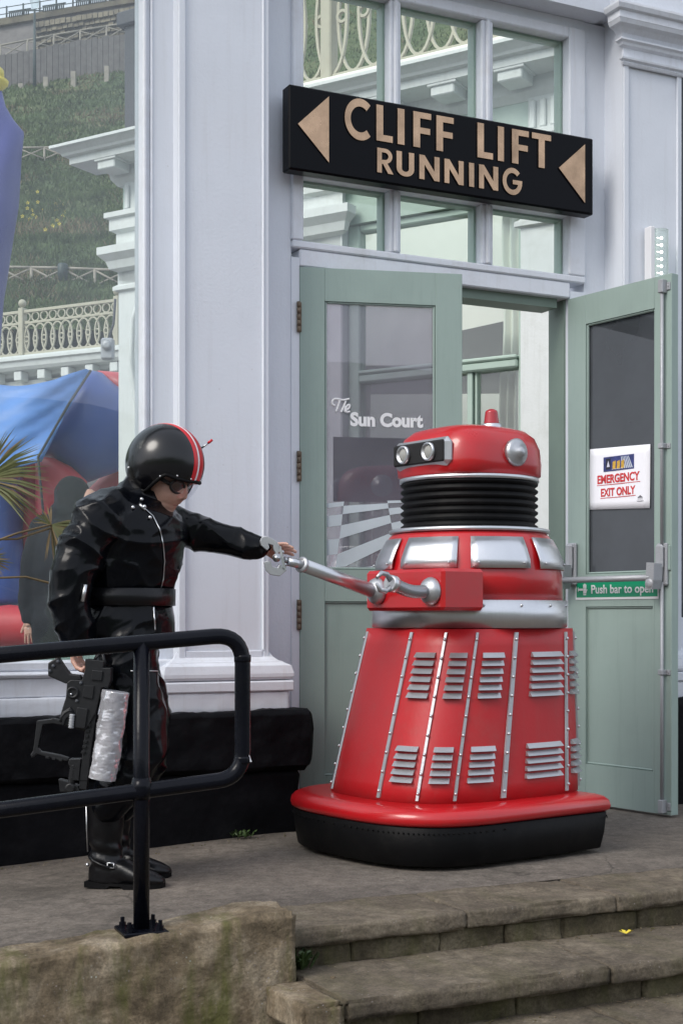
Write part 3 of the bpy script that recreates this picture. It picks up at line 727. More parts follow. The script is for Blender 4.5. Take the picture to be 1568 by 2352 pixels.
# chequered sweep stuck to the glass
def checker():
    m = MB()
    # columns boundaries as (x at top, y top) -> (x bottom, y bottom); rows bend gently
    def pt(c, r):
        tops = [(668,1166),(790,1152),(889,1150),(972,1148),(1050,1150)]; bots = [(585,1420),(759,1402),(915,1300),(1010,1250),(1075,1215)]
        i = int(c); f = c - i; i2 = min(i+1, 4)
        t = (tops[i][0]*(1-f)+tops[i2][0]*f, tops[i][1]*(1-f)+tops[i2][1]*f); b = (bots[i][0]*(1-f)+bots[i2][0]*f, bots[i][1]*(1-f)+bots[i2][1]*f)
        k = (r/8.0)**1.55
        return (t[0]+(b[0]-t[0])*k, t[1]+(b[1]-t[1])*k)
    xl, xr = 747, 999
    for c in range(4):
        for r in range(8):
            if (c + r) % 2: continue
            poly = []
            for i in range(7): poly.append(pt(c+i/6, r))
            for i in range(7): poly.append(pt(c+1-i/6, r+1))
            # clip to the glass
            def clip(pl, x, keep):
                o = []
                for i in range(len(pl)):
                    a, b = pl[i], pl[(i+1) % len(pl)]; ia, ib = keep(a[0], x), keep(b[0], x)
                    if ia: o.append(a)
                    if ia != ib: t = (x-a[0])/(b[0]-a[0]); o.append((x, a[1]+(b[1]-a[1])*t))
                return o
            poly = clip(poly, xl, lambda a, x: a >= x); poly = clip(poly, xr, lambda a, x: a <= x) if poly else poly
            poly = [p for p in poly]
            if len(poly) < 3: continue
            q = [px(x, min(y, 1303)) for x, y in poly]
            qq = [q[0]]
            for p in q[1:]:
                if (Vector(p)-Vector(qq[-1])).length > 1e-4: qq.append(p)
            if len(qq) > 2 and max(p[1] for p in qq)-min(p[1] for p in qq) > .004: m.vprism(qq[::-1], VG, VG+.0006)
    m.build('chequered_sticker', paint('pale_sticker', (.50,.56,.60), .6, bump=0), ldoor)
checker()
# letter plate hidden mostly by the robot
MB().box(fl(842,0)[0], fl(930,0)[0], 0, .008, fl(842,1382)[1], fl(842,1352)[1], .003).build('kick_plate', M['white'], ldoor)

FRD = Fr(1.096, 6.9, -54.4)
fr_ = lambda x, y, v=0: FRD.px(x, y, v)
RW = fr_(1541, 0)[0]
rdoor = framed_leaf(FRD, RW, (fr_(1344,0)[0], fr_(1502,0)[0], fr_(1500,1314)[1], fr_(1345,744)[1]), (fr_(1341,0)[0], fr_(1498,0)[0], fr_(1498,1772)[1], fr_(1498,1392)[1]), 'door', M['darkpane'], 'right sage green door leaf, swung wide open, with push bar')
BV = .075
# panic bar
for x0, x1 in ((1297, 1322), (1504, 1530)):
    um = (fr_(x0,0,.02)[0]+fr_(x1,0,.02)[0])/2; hw = .030
    zt, zb = fr_((x0+x1)/2, 1247, .03)[1], fr_((x0+x1)/2, 1343, .03)[1]
    h = MB(); h.box(um-hw, um+hw, 0, .020, zb-.004, zt, .006); h.box(um-hw*.75, um+hw*.75, .020, .042, zb+.07, zt-.006, .010)
    h.vprism([(um-.026, zb+.10), (um-.034, zb-.02), (um+.006, zb-.02), (um+.016, zb+.02), (um+.02, zb+.095)], .030, BV+.012)
    h.lathe([(.0, .0), (.021, .0), (.024, .004), (.024, .03), (.0, .03)], (um-.012, -BV-.014, zb+.005), 18, (0,1,0))
    for q in (-.018, .018): h.ball((um+q, -.020, zt-.02), .005, 8, 5)
    h.build('bar_housing', M['greyhw'], rdoor)
ua, ub = fr_(1306,0,.02)[0]-.015, fr_(1517,0,.02)[0]-.012; zbar = .5*(fr_(1300,1335,BV)[1]+fr_(1510,1330,BV)[1])
zbar = (fr_(1513, 1343, .03)[1] + fr_(1310,1343,.03)[1])/2 + .026
MB().tube([(ua, -BV, zbar), (ub, -BV, zbar)], .0145, 16).build('push_bar', M['greyhw'], rdoor)
ur = fr_(1519, 0, .02)[0]
MB().tube([(ur, -.02, .03), (ur, -.02, zbar-.02)], .008, 10).tube([(ur, -.02, zbar+.10), (ur, -.02, DOOR_Z-.04)], .008, 10).build('bolt_rod', M['greyhw'], rdoor)
for z in (DOOR_Z-.06, .05, fr_(1519,1024,.02)[1], fr_(1515,1544,.02)[1]):
    big = z > 2.3 or z < .2
    k = MB(); k.box(ur-.014, ur+.014, 0, .034, z-(.03 if big else .012), z+(.03 if big else .012), .003); k.box(ur+.014, ur+.034, 0, .006, z-.018 if big else z-.012, z+.018 if big else z+.012, .002)
    k.ball((ur+.026, -.006, z), .004, 8, 5); k.build('rod_bracket', M['greyhw'], rdoor)
k = MB(); k.box(RW-.03, RW-.002, 0, .008, fr_(1538,1310)[1], fr_(1538,1252)[1], .003); k.build('latch_plate', M['sage'], rdoor)
# notice on the right door
pn = empty('paper_notice'); pn.matrix_world = Matrix.Translation(FRD.o) @ Matrix.Rotation(FRD.a, 4, 'Z')
tag(pn, 'white paper notice with red words EMERGENCY EXIT ONLY on right door glass', 'notice')
PVN = -.0185
pf = lambda x, y: FRD.px(x, y, PVN)
corn = [(1352,1171),(1492,1167),(1493,1020),(1355,1032)]
me_ = MB(); nu, nv2 = 8, 8
c4 = [Vector((*pf(x, y), 0)) for x, y in corn]
vs_ = []
for j in range(nv2+1):
    for i in range(nu+1):
        a, b = i/nu, j/nv2; p = (c4[0]*(1-a)+c4[1]*a)*(1-b) + (c4[3]*(1-a)+c4[2]*a)*b
        vs_.append((p.x, -PVN - .0012 - .0016*math.sin(a*5+b*2)**2, p.y))
me_.smooth = True
me_.add(vs_, [(j*(nu+1)+i, j*(nu+1)+i+1, (j+1)*(nu+1)+i+1, (j+1)*(nu+1)+i) for j in range(nv2) for i in range(nu)])
sh = me_.build('sheet', M['paper'], pn)
sm = sh.modifiers.new('t', 'SOLIDIFY'); sm.thickness = .0004
PT = PVN + .0036
pt_ = lambda x, y: FRD.px(x, y, PT)
def band(txt, x0, x1, yt0, yb0, yt1, yb1, off):
    z1_ = .5*(pt_(x0,yt0)[1]+pt_(x1,yt1)[1]); z0_ = .5*(pt_(x0,yb0)[1]+pt_(x1,yb1)[1])
    lettering('red_words', txt, pt_(x0,0)[0], pt_(x1,0)[0], z0_, z1_, PT, M['printred'], pn, off=off, th=.0004)
    MB().box(pt_(x0-1,0)[0], pt_(x1+1,0)[0], PT, PT+.0004, z0_-.008, z0_-.005).build('underline', M['printred'], pn)
band('EMERGENCY', 1371, 1468, 1090, 1110, 1084, 1105, .035)
band('EXIT ONLY', 1379, 1458, 1121, 1140, 1116, 1136, .035)
def pict():
    a = pt_(1385,1084); b = pt_(1455,1042)
    nb = paint('print_blue', (.03,.04,.16), .6, var=.4, scale=25, bump=0); MB().box(a[0], b[0], PT, PT+.0003, a[1], b[1]).build('printed_picture', nb, pn)
    u = lambda t: a[0]+(b[0]-a[0])*t; z = lambda t: a[1]+(b[1]-a[1])*t
    m = MB()
    for k in range(6): m.vprism([(u(.62+.06*k), z(.1)), (u(.66+.06*k), z(.1)), (u(.60+.045*k), z(.92)), (u(.58+.045*k), z(.92))], PT+.0003, PT+.0006)
    m.build('printed_rays', paint('print_pale', (.5,.55,.62), .6, bump=0), pn)
    m = MB()
    for k in range(3): m.vprism([(u(.30+.14*k), z(.12)), (u(.40+.14*k), z(.12)), (u(.41+.14*k), z(.70)), (u(.31+.14*k), z(.62))], PT+.0006, PT+.0009)
    m.build('printed_blocks', paint('print_ochre', (.55,.33,.04), .6, var=.3, scale=90, bump=0), pn)
    m = MB(); m.box(u(.08), u(.24), PT+.0003, PT+.0006, z(.12), z(.88)); m.build('printed_panel', paint('print_dark', (.01,.012,.03), .6, bump=0), pn)
    m = MB(); m.vprism([(u(.11), z(.3)), (u(.21), z(.3)), (u(.16), z(.75))], PT+.0006, PT+.0008); m.build('printed_triangle', paint('print_light', (.6,.6,.7), .6, bump=0), pn)
    lettering('small_caption', 'Sci-Fi Scarborough 2023', u(.28), u(.64), z(.07), z(.16), PT+.0009, M['white'], pn, off=.0, th=.0002)
pict()
lettering('small_caption', 'Scarborough Spa', pt_(1461,0)[0], pt_(1477,0)[0], pt_(1461,1153)[1], pt_(1461,1149.5)[1], PT, M['printgrey'], pn, th=.0003)
m = MB(); c = pt_(1469,1148)
for k in range(6): m.box(c[0]-.014+.0054*k, c[0]-.0128+.0054*k, PT, PT+.0003, c[1]+.001, c[1]+.010)
m.box(c[0]-.016, c[0]+.016, PT, PT+.0003, c[1]+.0105, c[1]+.0118); m.vprism([(c[0]-.016,c[1]+.012),(c[0]+.016,c[1]+.012),(c[0]+.004,c[1]+.019),(c[0],c[1]+.023),(c[0]-.004,c[1]+.019)], PT, PT+.0003)
m.box(c[0]-.014, c[0]+.014, PT, PT+.0003, c[1]-.0085, c[1]-.0075)
m.build('pavilion_logo', M['printgrey'], pn)
# push bar sign
ps = empty('push_bar_sign'); ps.matrix_world = Matrix.Translation(FRD.o) @ Matrix.Rotation(FRD.a, 4, 'Z')
tag(ps, 'green Push bar to open sign with white hand under the grey push bar', 'sign')
q0, q1 = fr_(1321,1376,.001), fr_(1512,1341,.001)
zb_, zt_ = .5*(q0[1]+fr_(1512,1386,.001)[1]), fr_(1321,1336,.001)[1]
zb_ = fr_(1321,1378,.001)[1]
MB().box(q0[0], q1[0], .0005, .003, zb_, zb_+.098, .001).build('white_plate', M['white'], ps)
MB().box(q0[0]+.008, q1[0]-.006, .003, .0034, zb_+.011, zb_+.093).build('green_field', M['printgreen'], ps)
tx = lambda x: fr_(x, 0, .0034)[0]
lettering('words', 'Push bar to open', tx(1357), tx(1499), zb_+.016, zb_+.070, .0034, M['white'], ps, off=.02, th=.0006)
hd = MB(); hu, hz = tx(1342), zb_+.03
hd.box(hu-.010, hu+.010, .0034, .004, hz, hz+.024)
for k in range(4): hd.box(hu-.0105+.0056*k, hu-.0062+.0056*k, .0034, .004, hz+.025, hz+.043+.004*(k in (1,2)))
hd.vprism([(hu+.0105,hz+.004),(hu+.017,hz+.018),(hu+.0145,hz+.021),(hu+.0105,hz+.014)], .0034, .004)
hd.box(hu-.009, hu+.009, .0034, .004, hz-.008, hz-.003)
hd.box(hu-.042, hu-.012, .0034, .004, hz+.014, hz+.024); hd.box(hu-.046, hu-.0425, .0034, .004, hz+.008, hz+.030)
hd.build('hand_symbol', M['white'], ps)
# emergency lamp on the right pilaster
el = empty('emergency_lamp', fr=FA); tag(el, 'slim upright emergency lamp with lit LEDs on the pilaster above the open door', 'lamp')
eu0, eu1 = FA.U(1487, PV+.03), FA.U(1531, PV+.03); ez1 = FA.Z(1487, 520, PV+.03); ez0 = ez1 - .42
MB().box(eu0, eu0+.028, PV, PV+.05, ez0, ez1, .004).build('back_plate', M['white'], el)
lm = MB(); pr = []
for k in range(9): a = math.pi*k/8; pr.append((eu0+.028+(eu1-eu0-.028)*(.5-.5*math.cos(a)), PV+.02+.045*math.sin(a)**.7))
lm.prism([(u, -v) for u, v in pr][::-1], ez0, ez1-.008); lm.build('diffuser', M['lens'], el)
lm = MB()
for k in range(11):
    z = ez1-.055-.034*k; lm.lathe([(.0, 0), (.0075, .001), (.006,.006), (.0, .008)], (eu0+.062, -PV-.052, z), 10, (0,-1,0)); lm.box(eu0+.038, eu0+.056, PV+.050, PV+.054, z-.0015, z+.0015)
lm.build('led_strip', M['led'], el)
# ---------------------------------------------------------------- ground, landing, ramp, steps
def ramp_z(X): return 0.052*(X + .28) if X < -.28 else 0.0
gr = MB(); gr.box(-300, 300, -300, 300, -1.2, -.62); tag(gr.build('ground', M['ground']), kind='structure')
LE = Fr(0, 0, 26.2)                     # landing edge heading
LE.o = W(1077, 1418, 4.337); LE.o.z = 0
cx0 = LE.U(672)                          # left end of the steps
# paved sheet: from the landing edge back to the court behind the screen
pg = MB(); pg.smooth = True
vs_, fs_ = [], []; NU, NV = 150, 60
us = [-3.4 + i*(6.6/NU) for i in range(NU+1)]
def vrow(j): return -.33 - (j/NV)**1.3*22 if j else -.33
for j in range(NV+1):
    for i in range(NU+1):
        u = us[i]*(1 + (j/NV)*2.2); p = LE.at(u, vrow(j), 0)
        z = ramp_z(p.x) + .003*fbm((p.x*1.5, p.y*1.5, 0), 3)
        vs_.append((p.x, p.y, z))
pg.add(vs_, [(j*(NU+1)+i, j*(NU+1)+i+1, (j+1)*(NU+1)+i+1, (j+1)*(NU+1)+i) for j in range(NV) for i in range(NU)])
tag(pg.build('pavement', M['pave']), kind='structure')
KW = Fr(-.163 , 3.97, 22.0)
kend = KW.U(682); 
# ramp surface in front of the paved sheet, down to the kerb wall
rp = MB(); rp.smooth = True; vs_ = []
for j in range(7):
    for i in range(41):
        u = -3.4 + (cx0+.02+3.4)*i/40; p = LE.at(u, -.331, 0)
        d_ = (KW.at(0, -.10, 0)-p).dot(KW.n)/LE.n.dot(KW.n); p = p + LE.n*d_*j/6; vs_.append((p.x, p.y, ramp_z(p.x) + .003*fbm((p.x*1.5, p.y*1.5, 0), 3) - .0005))
rp.add(vs_, [(j*41+i, j*41+i+1, (j+1)*41+i+1, (j+1)*41+i) for j in range(6) for i in range(40)])
tag(rp.build('ramp', M['pave']), kind='structure')
# steps
st = empty('steps', fr=LE); tag(st, kind='structure')
RISE, GO = .117, .347
def chipped(u0, u1, v0, v1, z0, z1, seed, mat, name, res=.018, amp=.004, chip=.008, r=.008):
    return rough_box(u0, u1, v0, v1, z0, z1, res, r, amp, seed, chip).build(name, mat, st)
rnd = random.Random(3)
def course(u0, u1, v0, v1, z0, z1, lens, mat, name, seed, **k):
    u = u0; i = 0
    while u < u1:
        L_ = lens[i % len(lens)]*(.9+.2*rnd.random()); e = min(u+L_, u1)
        if u1 - e < .15: e = u1
        dz = rnd.uniform(-.0025, .0025); dv = rnd.uniform(-.008, .006)
        chipped(u, e-.003, v0, v1+dv, z0, z1+dz, seed+i, mat, name, **k); u = e; i += 1
course(cx0, 2.6, -.335, .0, -.052, .001, [.62, .55, .95, .5], M['slab'], 'stone_slab', 20, chip=.014)
course(cx0, 2.6, -.25, -.035, -RISE-.06, -.0525, [.22, .3, .26], M['riser'], 'riser_block', 40, amp=.006)
tre_u0 = LE.U(690, GO)
course(cx0-.005, 2.6, -.04, GO, -RISE-.055, -RISE, [.8, .55, .95], M['slab'], 'stone_slab', 60, chip=.014)
chipped(cx0-.13, cx0-.012, .10, GO+.012, -RISE-.085, -RISE+.002, 77, M['concrete'], 'stone_slab', chip=.02)
course(cx0-.10, 2.6, 0, GO-.04, -2*RISE-.06, -RISE-.0555, [.34, .3, .42], M['riser'], 'riser_block', 80, amp=.006)
course(cx0-.12, 2.6, GO-.06, 2*GO, -2*RISE-.055, -2*RISE, [.9, .7], M['slab'], 'stone_slab', 95, chip=.014)
course(cx0-.10, 2.6, GO, 2*GO-.04, -3*RISE-.3, -2*RISE-.0555, [.34, .3, .42], M['riser'], 'riser_block', 110, amp=.006)
# mortar and dirt behind the blocks
bk = MB(); bk.box(cx0-.05, 2.6, -.3, -.05, -.6, -.06); bk.box(cx0-.05, 2.6, -.04, GO-.06, -.7, -RISE-.06); bk.box(cx0-.05, 2.6, GO-.05, 2*GO-.06, -.8, -2*RISE-.06)
bk.build('step_core', M['riser'], st)
# concrete ramp wall with kerb
kgrade = .10
def kz(u): return .075 + kgrade*(u - kend) * .9
def kwf(P):
    top = max(0, (P.z + 1.2)/1.2)
    z = P.z
    if z > -.35: P.z = z + kz(P.x)*min(1, (z+.35)/.35) + (.010*max(0, 1-abs(P.x-kend+.12)/.14))*(z > -.05)
    return P
kwall = rough_box(-2.0, kend, -.19, 0, -1.2, 0, .011, .016, .0065, 31, .010, kwf).build('ramp_wall', M['concrete'], None, KW)
tag(kwall, 'rough mossy concrete retaining wall along the ramp, below the black handrail', 'wall')
# step-end weed
def weed(name, c, n, h, lab, seed, spread=.05, mat='weed'):
    r = random.Random(seed); m = MB()
    for k in range(n):
        a = r.uniform(0, 6.28); d = r.uniform(0, spread); b = Vector((math.cos(a)*d, math.sin(a)*d*.5, 0)); hh = h*r.uniform(.4, 1); ln = r.uniform(.2, .8)*hh
        t = b + Vector((math.cos(a)*ln, math.sin(a)*ln, hh)); s_ = r.uniform(.004, .009); side = Vector((-math.sin(a), math.cos(a), 0))*s_
        mid = (b+t)/2 + Vector((0,0,hh*.15))
        m.add([b, mid-side, t, mid+side], [(0,1,2,3)])
        for q in (.5, .8):
            lp = b.lerp(t, q); l2 = lp + Vector((r.uniform(-1,1), r.uniform(-1,1), r.uniform(-.2,.8)))*.016
            m.add([lp, lp+side*1.2+(l2-lp)*.5, l2, lp-side*1.2+(l2-lp)*.5], [(0,1,2,3)])
    o = m.build(name, M[mat]); o.location = c; tag(o, lab, 'weed'); return o
weed('weed', LE.at(cx0+.03, -.01, -RISE+.002), 40, .075, 'small leafy weed in the corner of the top step beside the ramp wall', 5, .03)
p_ = W(558, 1418, 5.82); weed('weed', (p_.x, p_.y, 0), 30, .025, 'low tuft of weed at the foot of the black plinth', 6, .05)
lf = MB(); r_ = random.Random(4)
for k in range(6):
    a = r_.uniform(0, 6.28); lf.add([(0,0,.002),(math.cos(a)*.02,math.sin(a)*.02,.008+.01*r_.random()),(math.cos(a+.6)*.024,math.sin(a+.6)*.024,.012),(math.cos(a+1)*.012,math.sin(a+1)*.012,.006)], [(0,1,2,3)])
o = lf.build('fallen_leaf', M['yellow']); u_, _ = LE.px(1428, 2140, .02); o.location = LE.at(u_, .04, -RISE+.003); tag(o, 'crumpled yellow leaf lying on the upper step tread', 'leaf')
peb = MB(); peb.ball((0,0,.004), .008, 8, 5, (1,.8,.6)); o = peb.build('pebble', M['concrete']); o.location = LE.at(cx0+.07, .12, -RISE); tag(o, 'small pale pebble on the step tread near the weed', 'pebble')
# small debris at wall foot and in the step corners
db = MB(); r_ = random.Random(12)
for k in range(420):
    kind = k % 3
    if kind == 0: u = r_.uniform(-1.6, .6); p = FA.at(u, .30+abs(r_.gauss(0,.05)), 0); z = ramp_z(p.x)+.002
    elif kind == 1: p = LE.at(r_.uniform(cx0, 2.0), -.03+abs(r_.gauss(0,.03)), 0); z = -RISE+.001
    else: p = LE.at(r_.uniform(cx0, 2.0), GO-.035+abs(r_.gauss(0,.03)), 0); z = -2*RISE+.001
    s_ = r_.uniform(.0015, .0045); db.ball((p.x, p.y, z), s_, 5, 3, (1, r_.uniform(.6,1), .6))
tag(db.build('grit', M['concrete']), 'scattered grit along the step corners and plinth foot', 'grit', kind='stuff')

# ---------------------------------------------------------------- handrail
HR = Fr(0, 0, 22.0); HR.o = KW.at(0, -.085, 0); HR.o.z = 0
hr = empty('handrail', fr=HR); tag(hr, 'black tubular steel handrail with looped end bolted to the concrete ramp wall', 'handrail')
pr_ = .0222
def hp(x, y): u, z = HR.px(x, y, 0); return Vector((u, 0, z))
def bend(a, b, c, rad, n=8):
    """points round corner b"""
    d1 = (a-b).normalized(); d2 = (c-b).normalized(); P = b + d1*rad; Q = b + d2*rad
    return [P*(1-t)**2 + b*(2*t*(1-t)) + Q*t*t for t in [i/n for i in range(n+1)]]
A_, B_, C_, D_ = hp(-260, 1527), hp(557, 1456), hp(557, 1786), hp(-260, 1895)
A_ = A_ + (A_-B_)*.75; D_ = D_ + (D_-C_)*.75
C_.x = B_.x
pts = [A_] + bend(A_, B_, C_, .085) + bend(B_, C_, D_, .075) + [D_]
MB().tube(pts, pr_, 20).build('rail', M['blackmetal'], hr)
pu = HR.U(325); ztop = hp(325, 1474).z; zbase = kz(KW.U(325)) + .004
MB().tube([(pu, 0, zbase+.008), (pu, 0, ztop)], pr_, 20).build('post', M['blackmetal'], hr)
p2u = pu - 1.25; z2 = kz(KW.U(325)-1.25)+.004; MB().tube([(p2u, 0, z2), (p2u, 0, A_.z + (B_.z-A_.z)*(p2u-A_.x)/(B_.x-A_.x))], pr_, 20).build('post', M['blackmetal'], hr)
MB().box(p2u-.062, p2u+.062, -.062, .062, z2-.004, z2+.008, .003).build('base_plate', M['blackmetal'], hr)
col_ = MB()
col_.lathe([(pr_+.0015, -.03), (pr_+.007, -.008), (pr_+.007, .008), (pr_+.0015, .03)], (pu, 0, hp(325,1811).z), 20)
cb = HR.U(557)
col_.build('weld_collar', M['blackmetal'], hr)
for z in (hp(557,1512).z, hp(557,1745).z):
    col_ = MB(); col_.lathe([(pr_+.0012, -.010), (pr_+.0018, -.004), (pr_+.0018, .004), (pr_+.0012, .010)], (B_.x, 0, z), 20)
    col_.build('weld_collar', M['blackmetal'], hr)
bp_ = MB(); bp_.box(pu-.062, pu+.062, -.062, .062, zbase-.004, zbase+.008, .003); o = bp_.build('base_plate', M['blackmetal'], hr)
for a in (-1, 1):
    for b in (-1, 1):
        k = MB(); k.lathe([(.010, 0), (.010, .012), (.006, .0125), (.006, .026), (.0, .027)], (pu+a*.043, b*.040, zbase+.008), 6, smooth=False); k.build('bolt', M['blackmetal'], hr)
pc_ = MB(); c = hp(571, 1742); pc_.vprism([(c.x-.007,c.z-.008),(c.x+.004,c.z-.008),(c.x-.004,c.z+.012)], pr_*.72, pr_*.80); pc_.build('paint_chip', M['white'], hr)
# ---------------------------------------------------------------- the court seen through the glazed screen
WG = Fr(-1.70, 11.5, -32.0)
wing = empty('court_wing', fr=WG); tag(wing, 'white court wing with heavy cornice, pilasters and green framed windows behind the glass', 'building')
wx = lambda x, v=0: WG.U(x, v)
wz = lambda x, y, v=0: WG.Z(x, y, v)
w_u0 = wx(271, .08); OV = .42
ztop_c = wz(325, 287, OV); zcor = wz(135, 379, OV-.06); zfr1 = wz(285, 424, .02); zfr0 = wz(285, 504, .02)
zc = lambda y: WG.Z(285, y, .10)
w_u1 = 7.4
# cornice
cpr = [(0, zcor-.16), (.05, zcor-.15), (.09, zcor-.10), (.10, zcor-.045), (.10, zcor-.01), (OV-.10, zcor), (OV-.10, zcor+.055), (OV-.06, zcor+.062), (OV-.05, zcor+.08), (OV-.015, ztop_c-.032), (OV, ztop_c-.028), (OV+.015, ztop_c-.022), (OV+.015, ztop_c), (0, ztop_c+.005)]
c = MB(); c.profile(cpr, w_u0+.02, w_u1, 0.0); co = c.build('cornice', M['courtwhite'], wing)
for k in range(16):
    u = wx(243, .3) + k*.50
    b = MB(); b.box(u-.09, u+.09, .11, OV-.12, zcor-.085, zcor+.001, .008); b.box(u-.11, u+.11, .11, OV-.105, zcor-.02, zcor+.002, .004); b.build('bracket', M['courtwhite'], wing)
def wing_pil(u0, u1):
    p = MB(); p.box(u0, u1, -.12, .08, 0, zfr0-.02, .01)
    p.build('pilaster', M['courtwhite'], wing)
    z = lambda t: zfr0 + t
    k = MB()
    pr = [(0, z(-.60)), (.03, z(-.59)), (.03, z(-.56)), (.0, z(-.54)), (.0, z(-.44)), (.05, z(-.42)), (.07, z(-.36)), (.12, z(-.31)), (.12, z(-.25)), (.01, z(-.24)), (.01, z(-.13)), (.05, z(-.11)), (.05, z(-.02)), (.08, z(-.01)), (.08, z(.03)), (0, z(.04))]
    k.profile(pr, u0, u1, .08); k.build('capital', M['courtwhite'], wing)
    f = MB(); f.box(u0+.05, u1+.05, -.1, .06, zfr0+.04, zfr1, .004)
    n = 4
    for q in range(n): uu = u0+.09+(u1-u0-.08)*q/(n-1); f.box(uu-.022, uu+.022, .06, .085, zfr0+.06, zfr1-.03, .008)
    f.build('triglyph', M['courtwhite'], wing)
    d = MB()
    for q in range(7): uu = u0+.06+(u1-u0-.1)*q/6; d.box(uu-.014, uu+.014, .09, .118, zfr0-.075, zfr0-.02)
    d.build('dentil', M['courtwhite'], wing)
p1 = (w_u0, w_u0+.42); p2 = (wx(785,.08)-.42, wx(785,.08)); p3 = (wx(1193,.08), wx(1290,.08)); p4 = (p3[0]+2.1, p3[0]+2.55)
for p in (p1, p2, p3, p4): wing_pil(*p)
fz = MB(); fz.box(w_u0+.02, w_u1, -.12, .04, zfr0-.02, zfr1+.02); fz.build('frieze', M['frieze'], wing)
az = MB(); az.box(w_u0+.02, w_u1, -.12, .03, zfr0-.36, zfr0-.021); az.build('architrave', M['courtgreen'], wing)
sp = MB(); sp.box(p3[1], w_u1, -.12, -.02, 0, zfr0-.361); sp.build('wall', M['courtwhite'], wing)
def wwin(u0, u1):
    zt = zfr0-.362; zb = .9; zx0, zx1 = wz(1130, 850), wz(1130, 820)
    fr = MB(); t = .055
    fr.box(u0, u0+.10, -.10, .0, 0, zt, .01); fr.box(u1-.05, u1, -.10, .0, 0, zt, .01); fr.box(u0+.10, u1-.05, -.10, -.002, zt-t, zt, .01)
    fr.box(u0+.10, u1-.05, -.10, .02, zx0, zx1-.03, .012); fr.box(u0+.10, u1-.05, -.10, .03, zx1-.03, zx1, .01)
    fr.box(u0+.10, u1-.05, -.11, .02, .75, zb, .01); fr.box(u0, u1, -.12, .0, 0, .75)
    f = fr.build('window_frame', M['courtgreen'], wing)
    uc = wx(1077)
    if u0 < uc < u1: MB().box(uc-.02, uc+.022, -.08, -.005, zb, zx0, .005).box(uc+.036, uc+.05, -.08, -.02, zb, zx0).build('mullion', M['courtgreen'], f)
    MB().box(u0+.09, u1-.04, -.055, -.05, zx1-.01, zt-t+.01).build('pane', M['wingpane'], f)
    MB().box(u0+.09, u1-.04, -.055, -.05, zb-.01, zx0+.01).build('pane', M['wingpane'], f)
wwin(p1[1], p2[0]); wwin(p2[1], p3[0]); 
# room behind the wing windows
rm = MB(); rm.box(w_u0, w_u1, -2.3, -2.2, 0, 5.0); rm.build('room_wall', M['cream'], wing)
rm = MB(); rm.box(w_u0, w_u0+.1, -2.2, -.13, 0, 5.0); rm.build('room_wall', M['courtwhite'], wing)
rz = MB()
ax_, az_ = WG.px(1055, 760, -1.2), WG.px(1200, 728, -1.2); bx_, bz_ = WG.px(1200, 826, -1.2), WG.px(1055, 832, -1.2)
rz.vprism([bz_, bx_, (az_[0], az_[1]), (ax_[0], ax_[1])], -1.25, -1.2); rz.build('roof_board', M['greydark'], wing)
rz = MB(); rz.vprism([WG.px(700, 905, -1.4), WG.px(1150, 902, -1.4), WG.px(1150, 835, -1.4), WG.px(700, 842, -1.4)], -1.45, -1.4); rz.build('roof_board', M['greydark'], wing)
def curtain(x0, x1, y0, y1, v, name, amp=.03, waves=3, mat='curtain'):
    u0, u1 = wx(x0, v), wx(x1, v); z0, z1 = wz((x0+x1)/2, y1, v), wz((x0+x1)/2, y0, v); m = MB(); m.smooth = True; n = 48
    vs_ = []
    for j in range(7):
        for i in range(n+1): t = i/n; vs_.append((u0+(u1-u0)*t + .01*math.sin(j), -(v+amp*math.sin(t*waves*6.28+.3*math.sin(j*.8))), z0+(z1-z0)*j/6))
    m.add(vs_, [(j*(n+1)+i, j*(n+1)+i+1, (j+1)*(n+1)+i+1, (j+1)*(n+1)+i) for j in range(6) for i in range(n)])
    o = m.build(name, M[mat], wing); s_ = o.modifiers.new('t', 'SOLIDIFY'); s_.thickness = .004
curtain(1148, 1192, 850, 1400, -.16, 'curtain', .03, 2.5)
curtain(1155, 1192, 480, 815, -.16, 'curtain', .025, 2, 'cream')
curtain(790, 850, 850, 1400, -.3, 'curtain', .04, 3)
curtain(860, 985, 1150, 1500, -.3, 'curtain', .04, 6)
# dark box on the cornice end, on its pale pad
bx = MB(); u0, u1 = wx(285, .1), wx(285, .1)+.46
MB().box(u0-.02, u1, -.30, .12, ztop_c+.006, ztop_c+.10, .01).build('pad_block', M['cream'], wing)
bx.box(u0, u1, -.28, .10, ztop_c+.10, wz(285, 62, .1), .01); bx.box(u0-.05, u1+.03, -.30, .14, wz(285, 62, .1), wz(285, 30, .1), .01)
o = bx.build('chimney_box', M['slate'], wing)
cbm = MB(); cbm.tube([(w_u0+.28, -.10, zfr0-.6), (w_u0+.20, -.13, zfr0-.85), (w_u0+.17, -.12, zfr0-1.2), (w_u0+.24, -.11, zfr0-1.6), (w_u0+.24, -.11, 1.0)], .022, 8); cbm.build('cable', M['courtwhite'], wing)
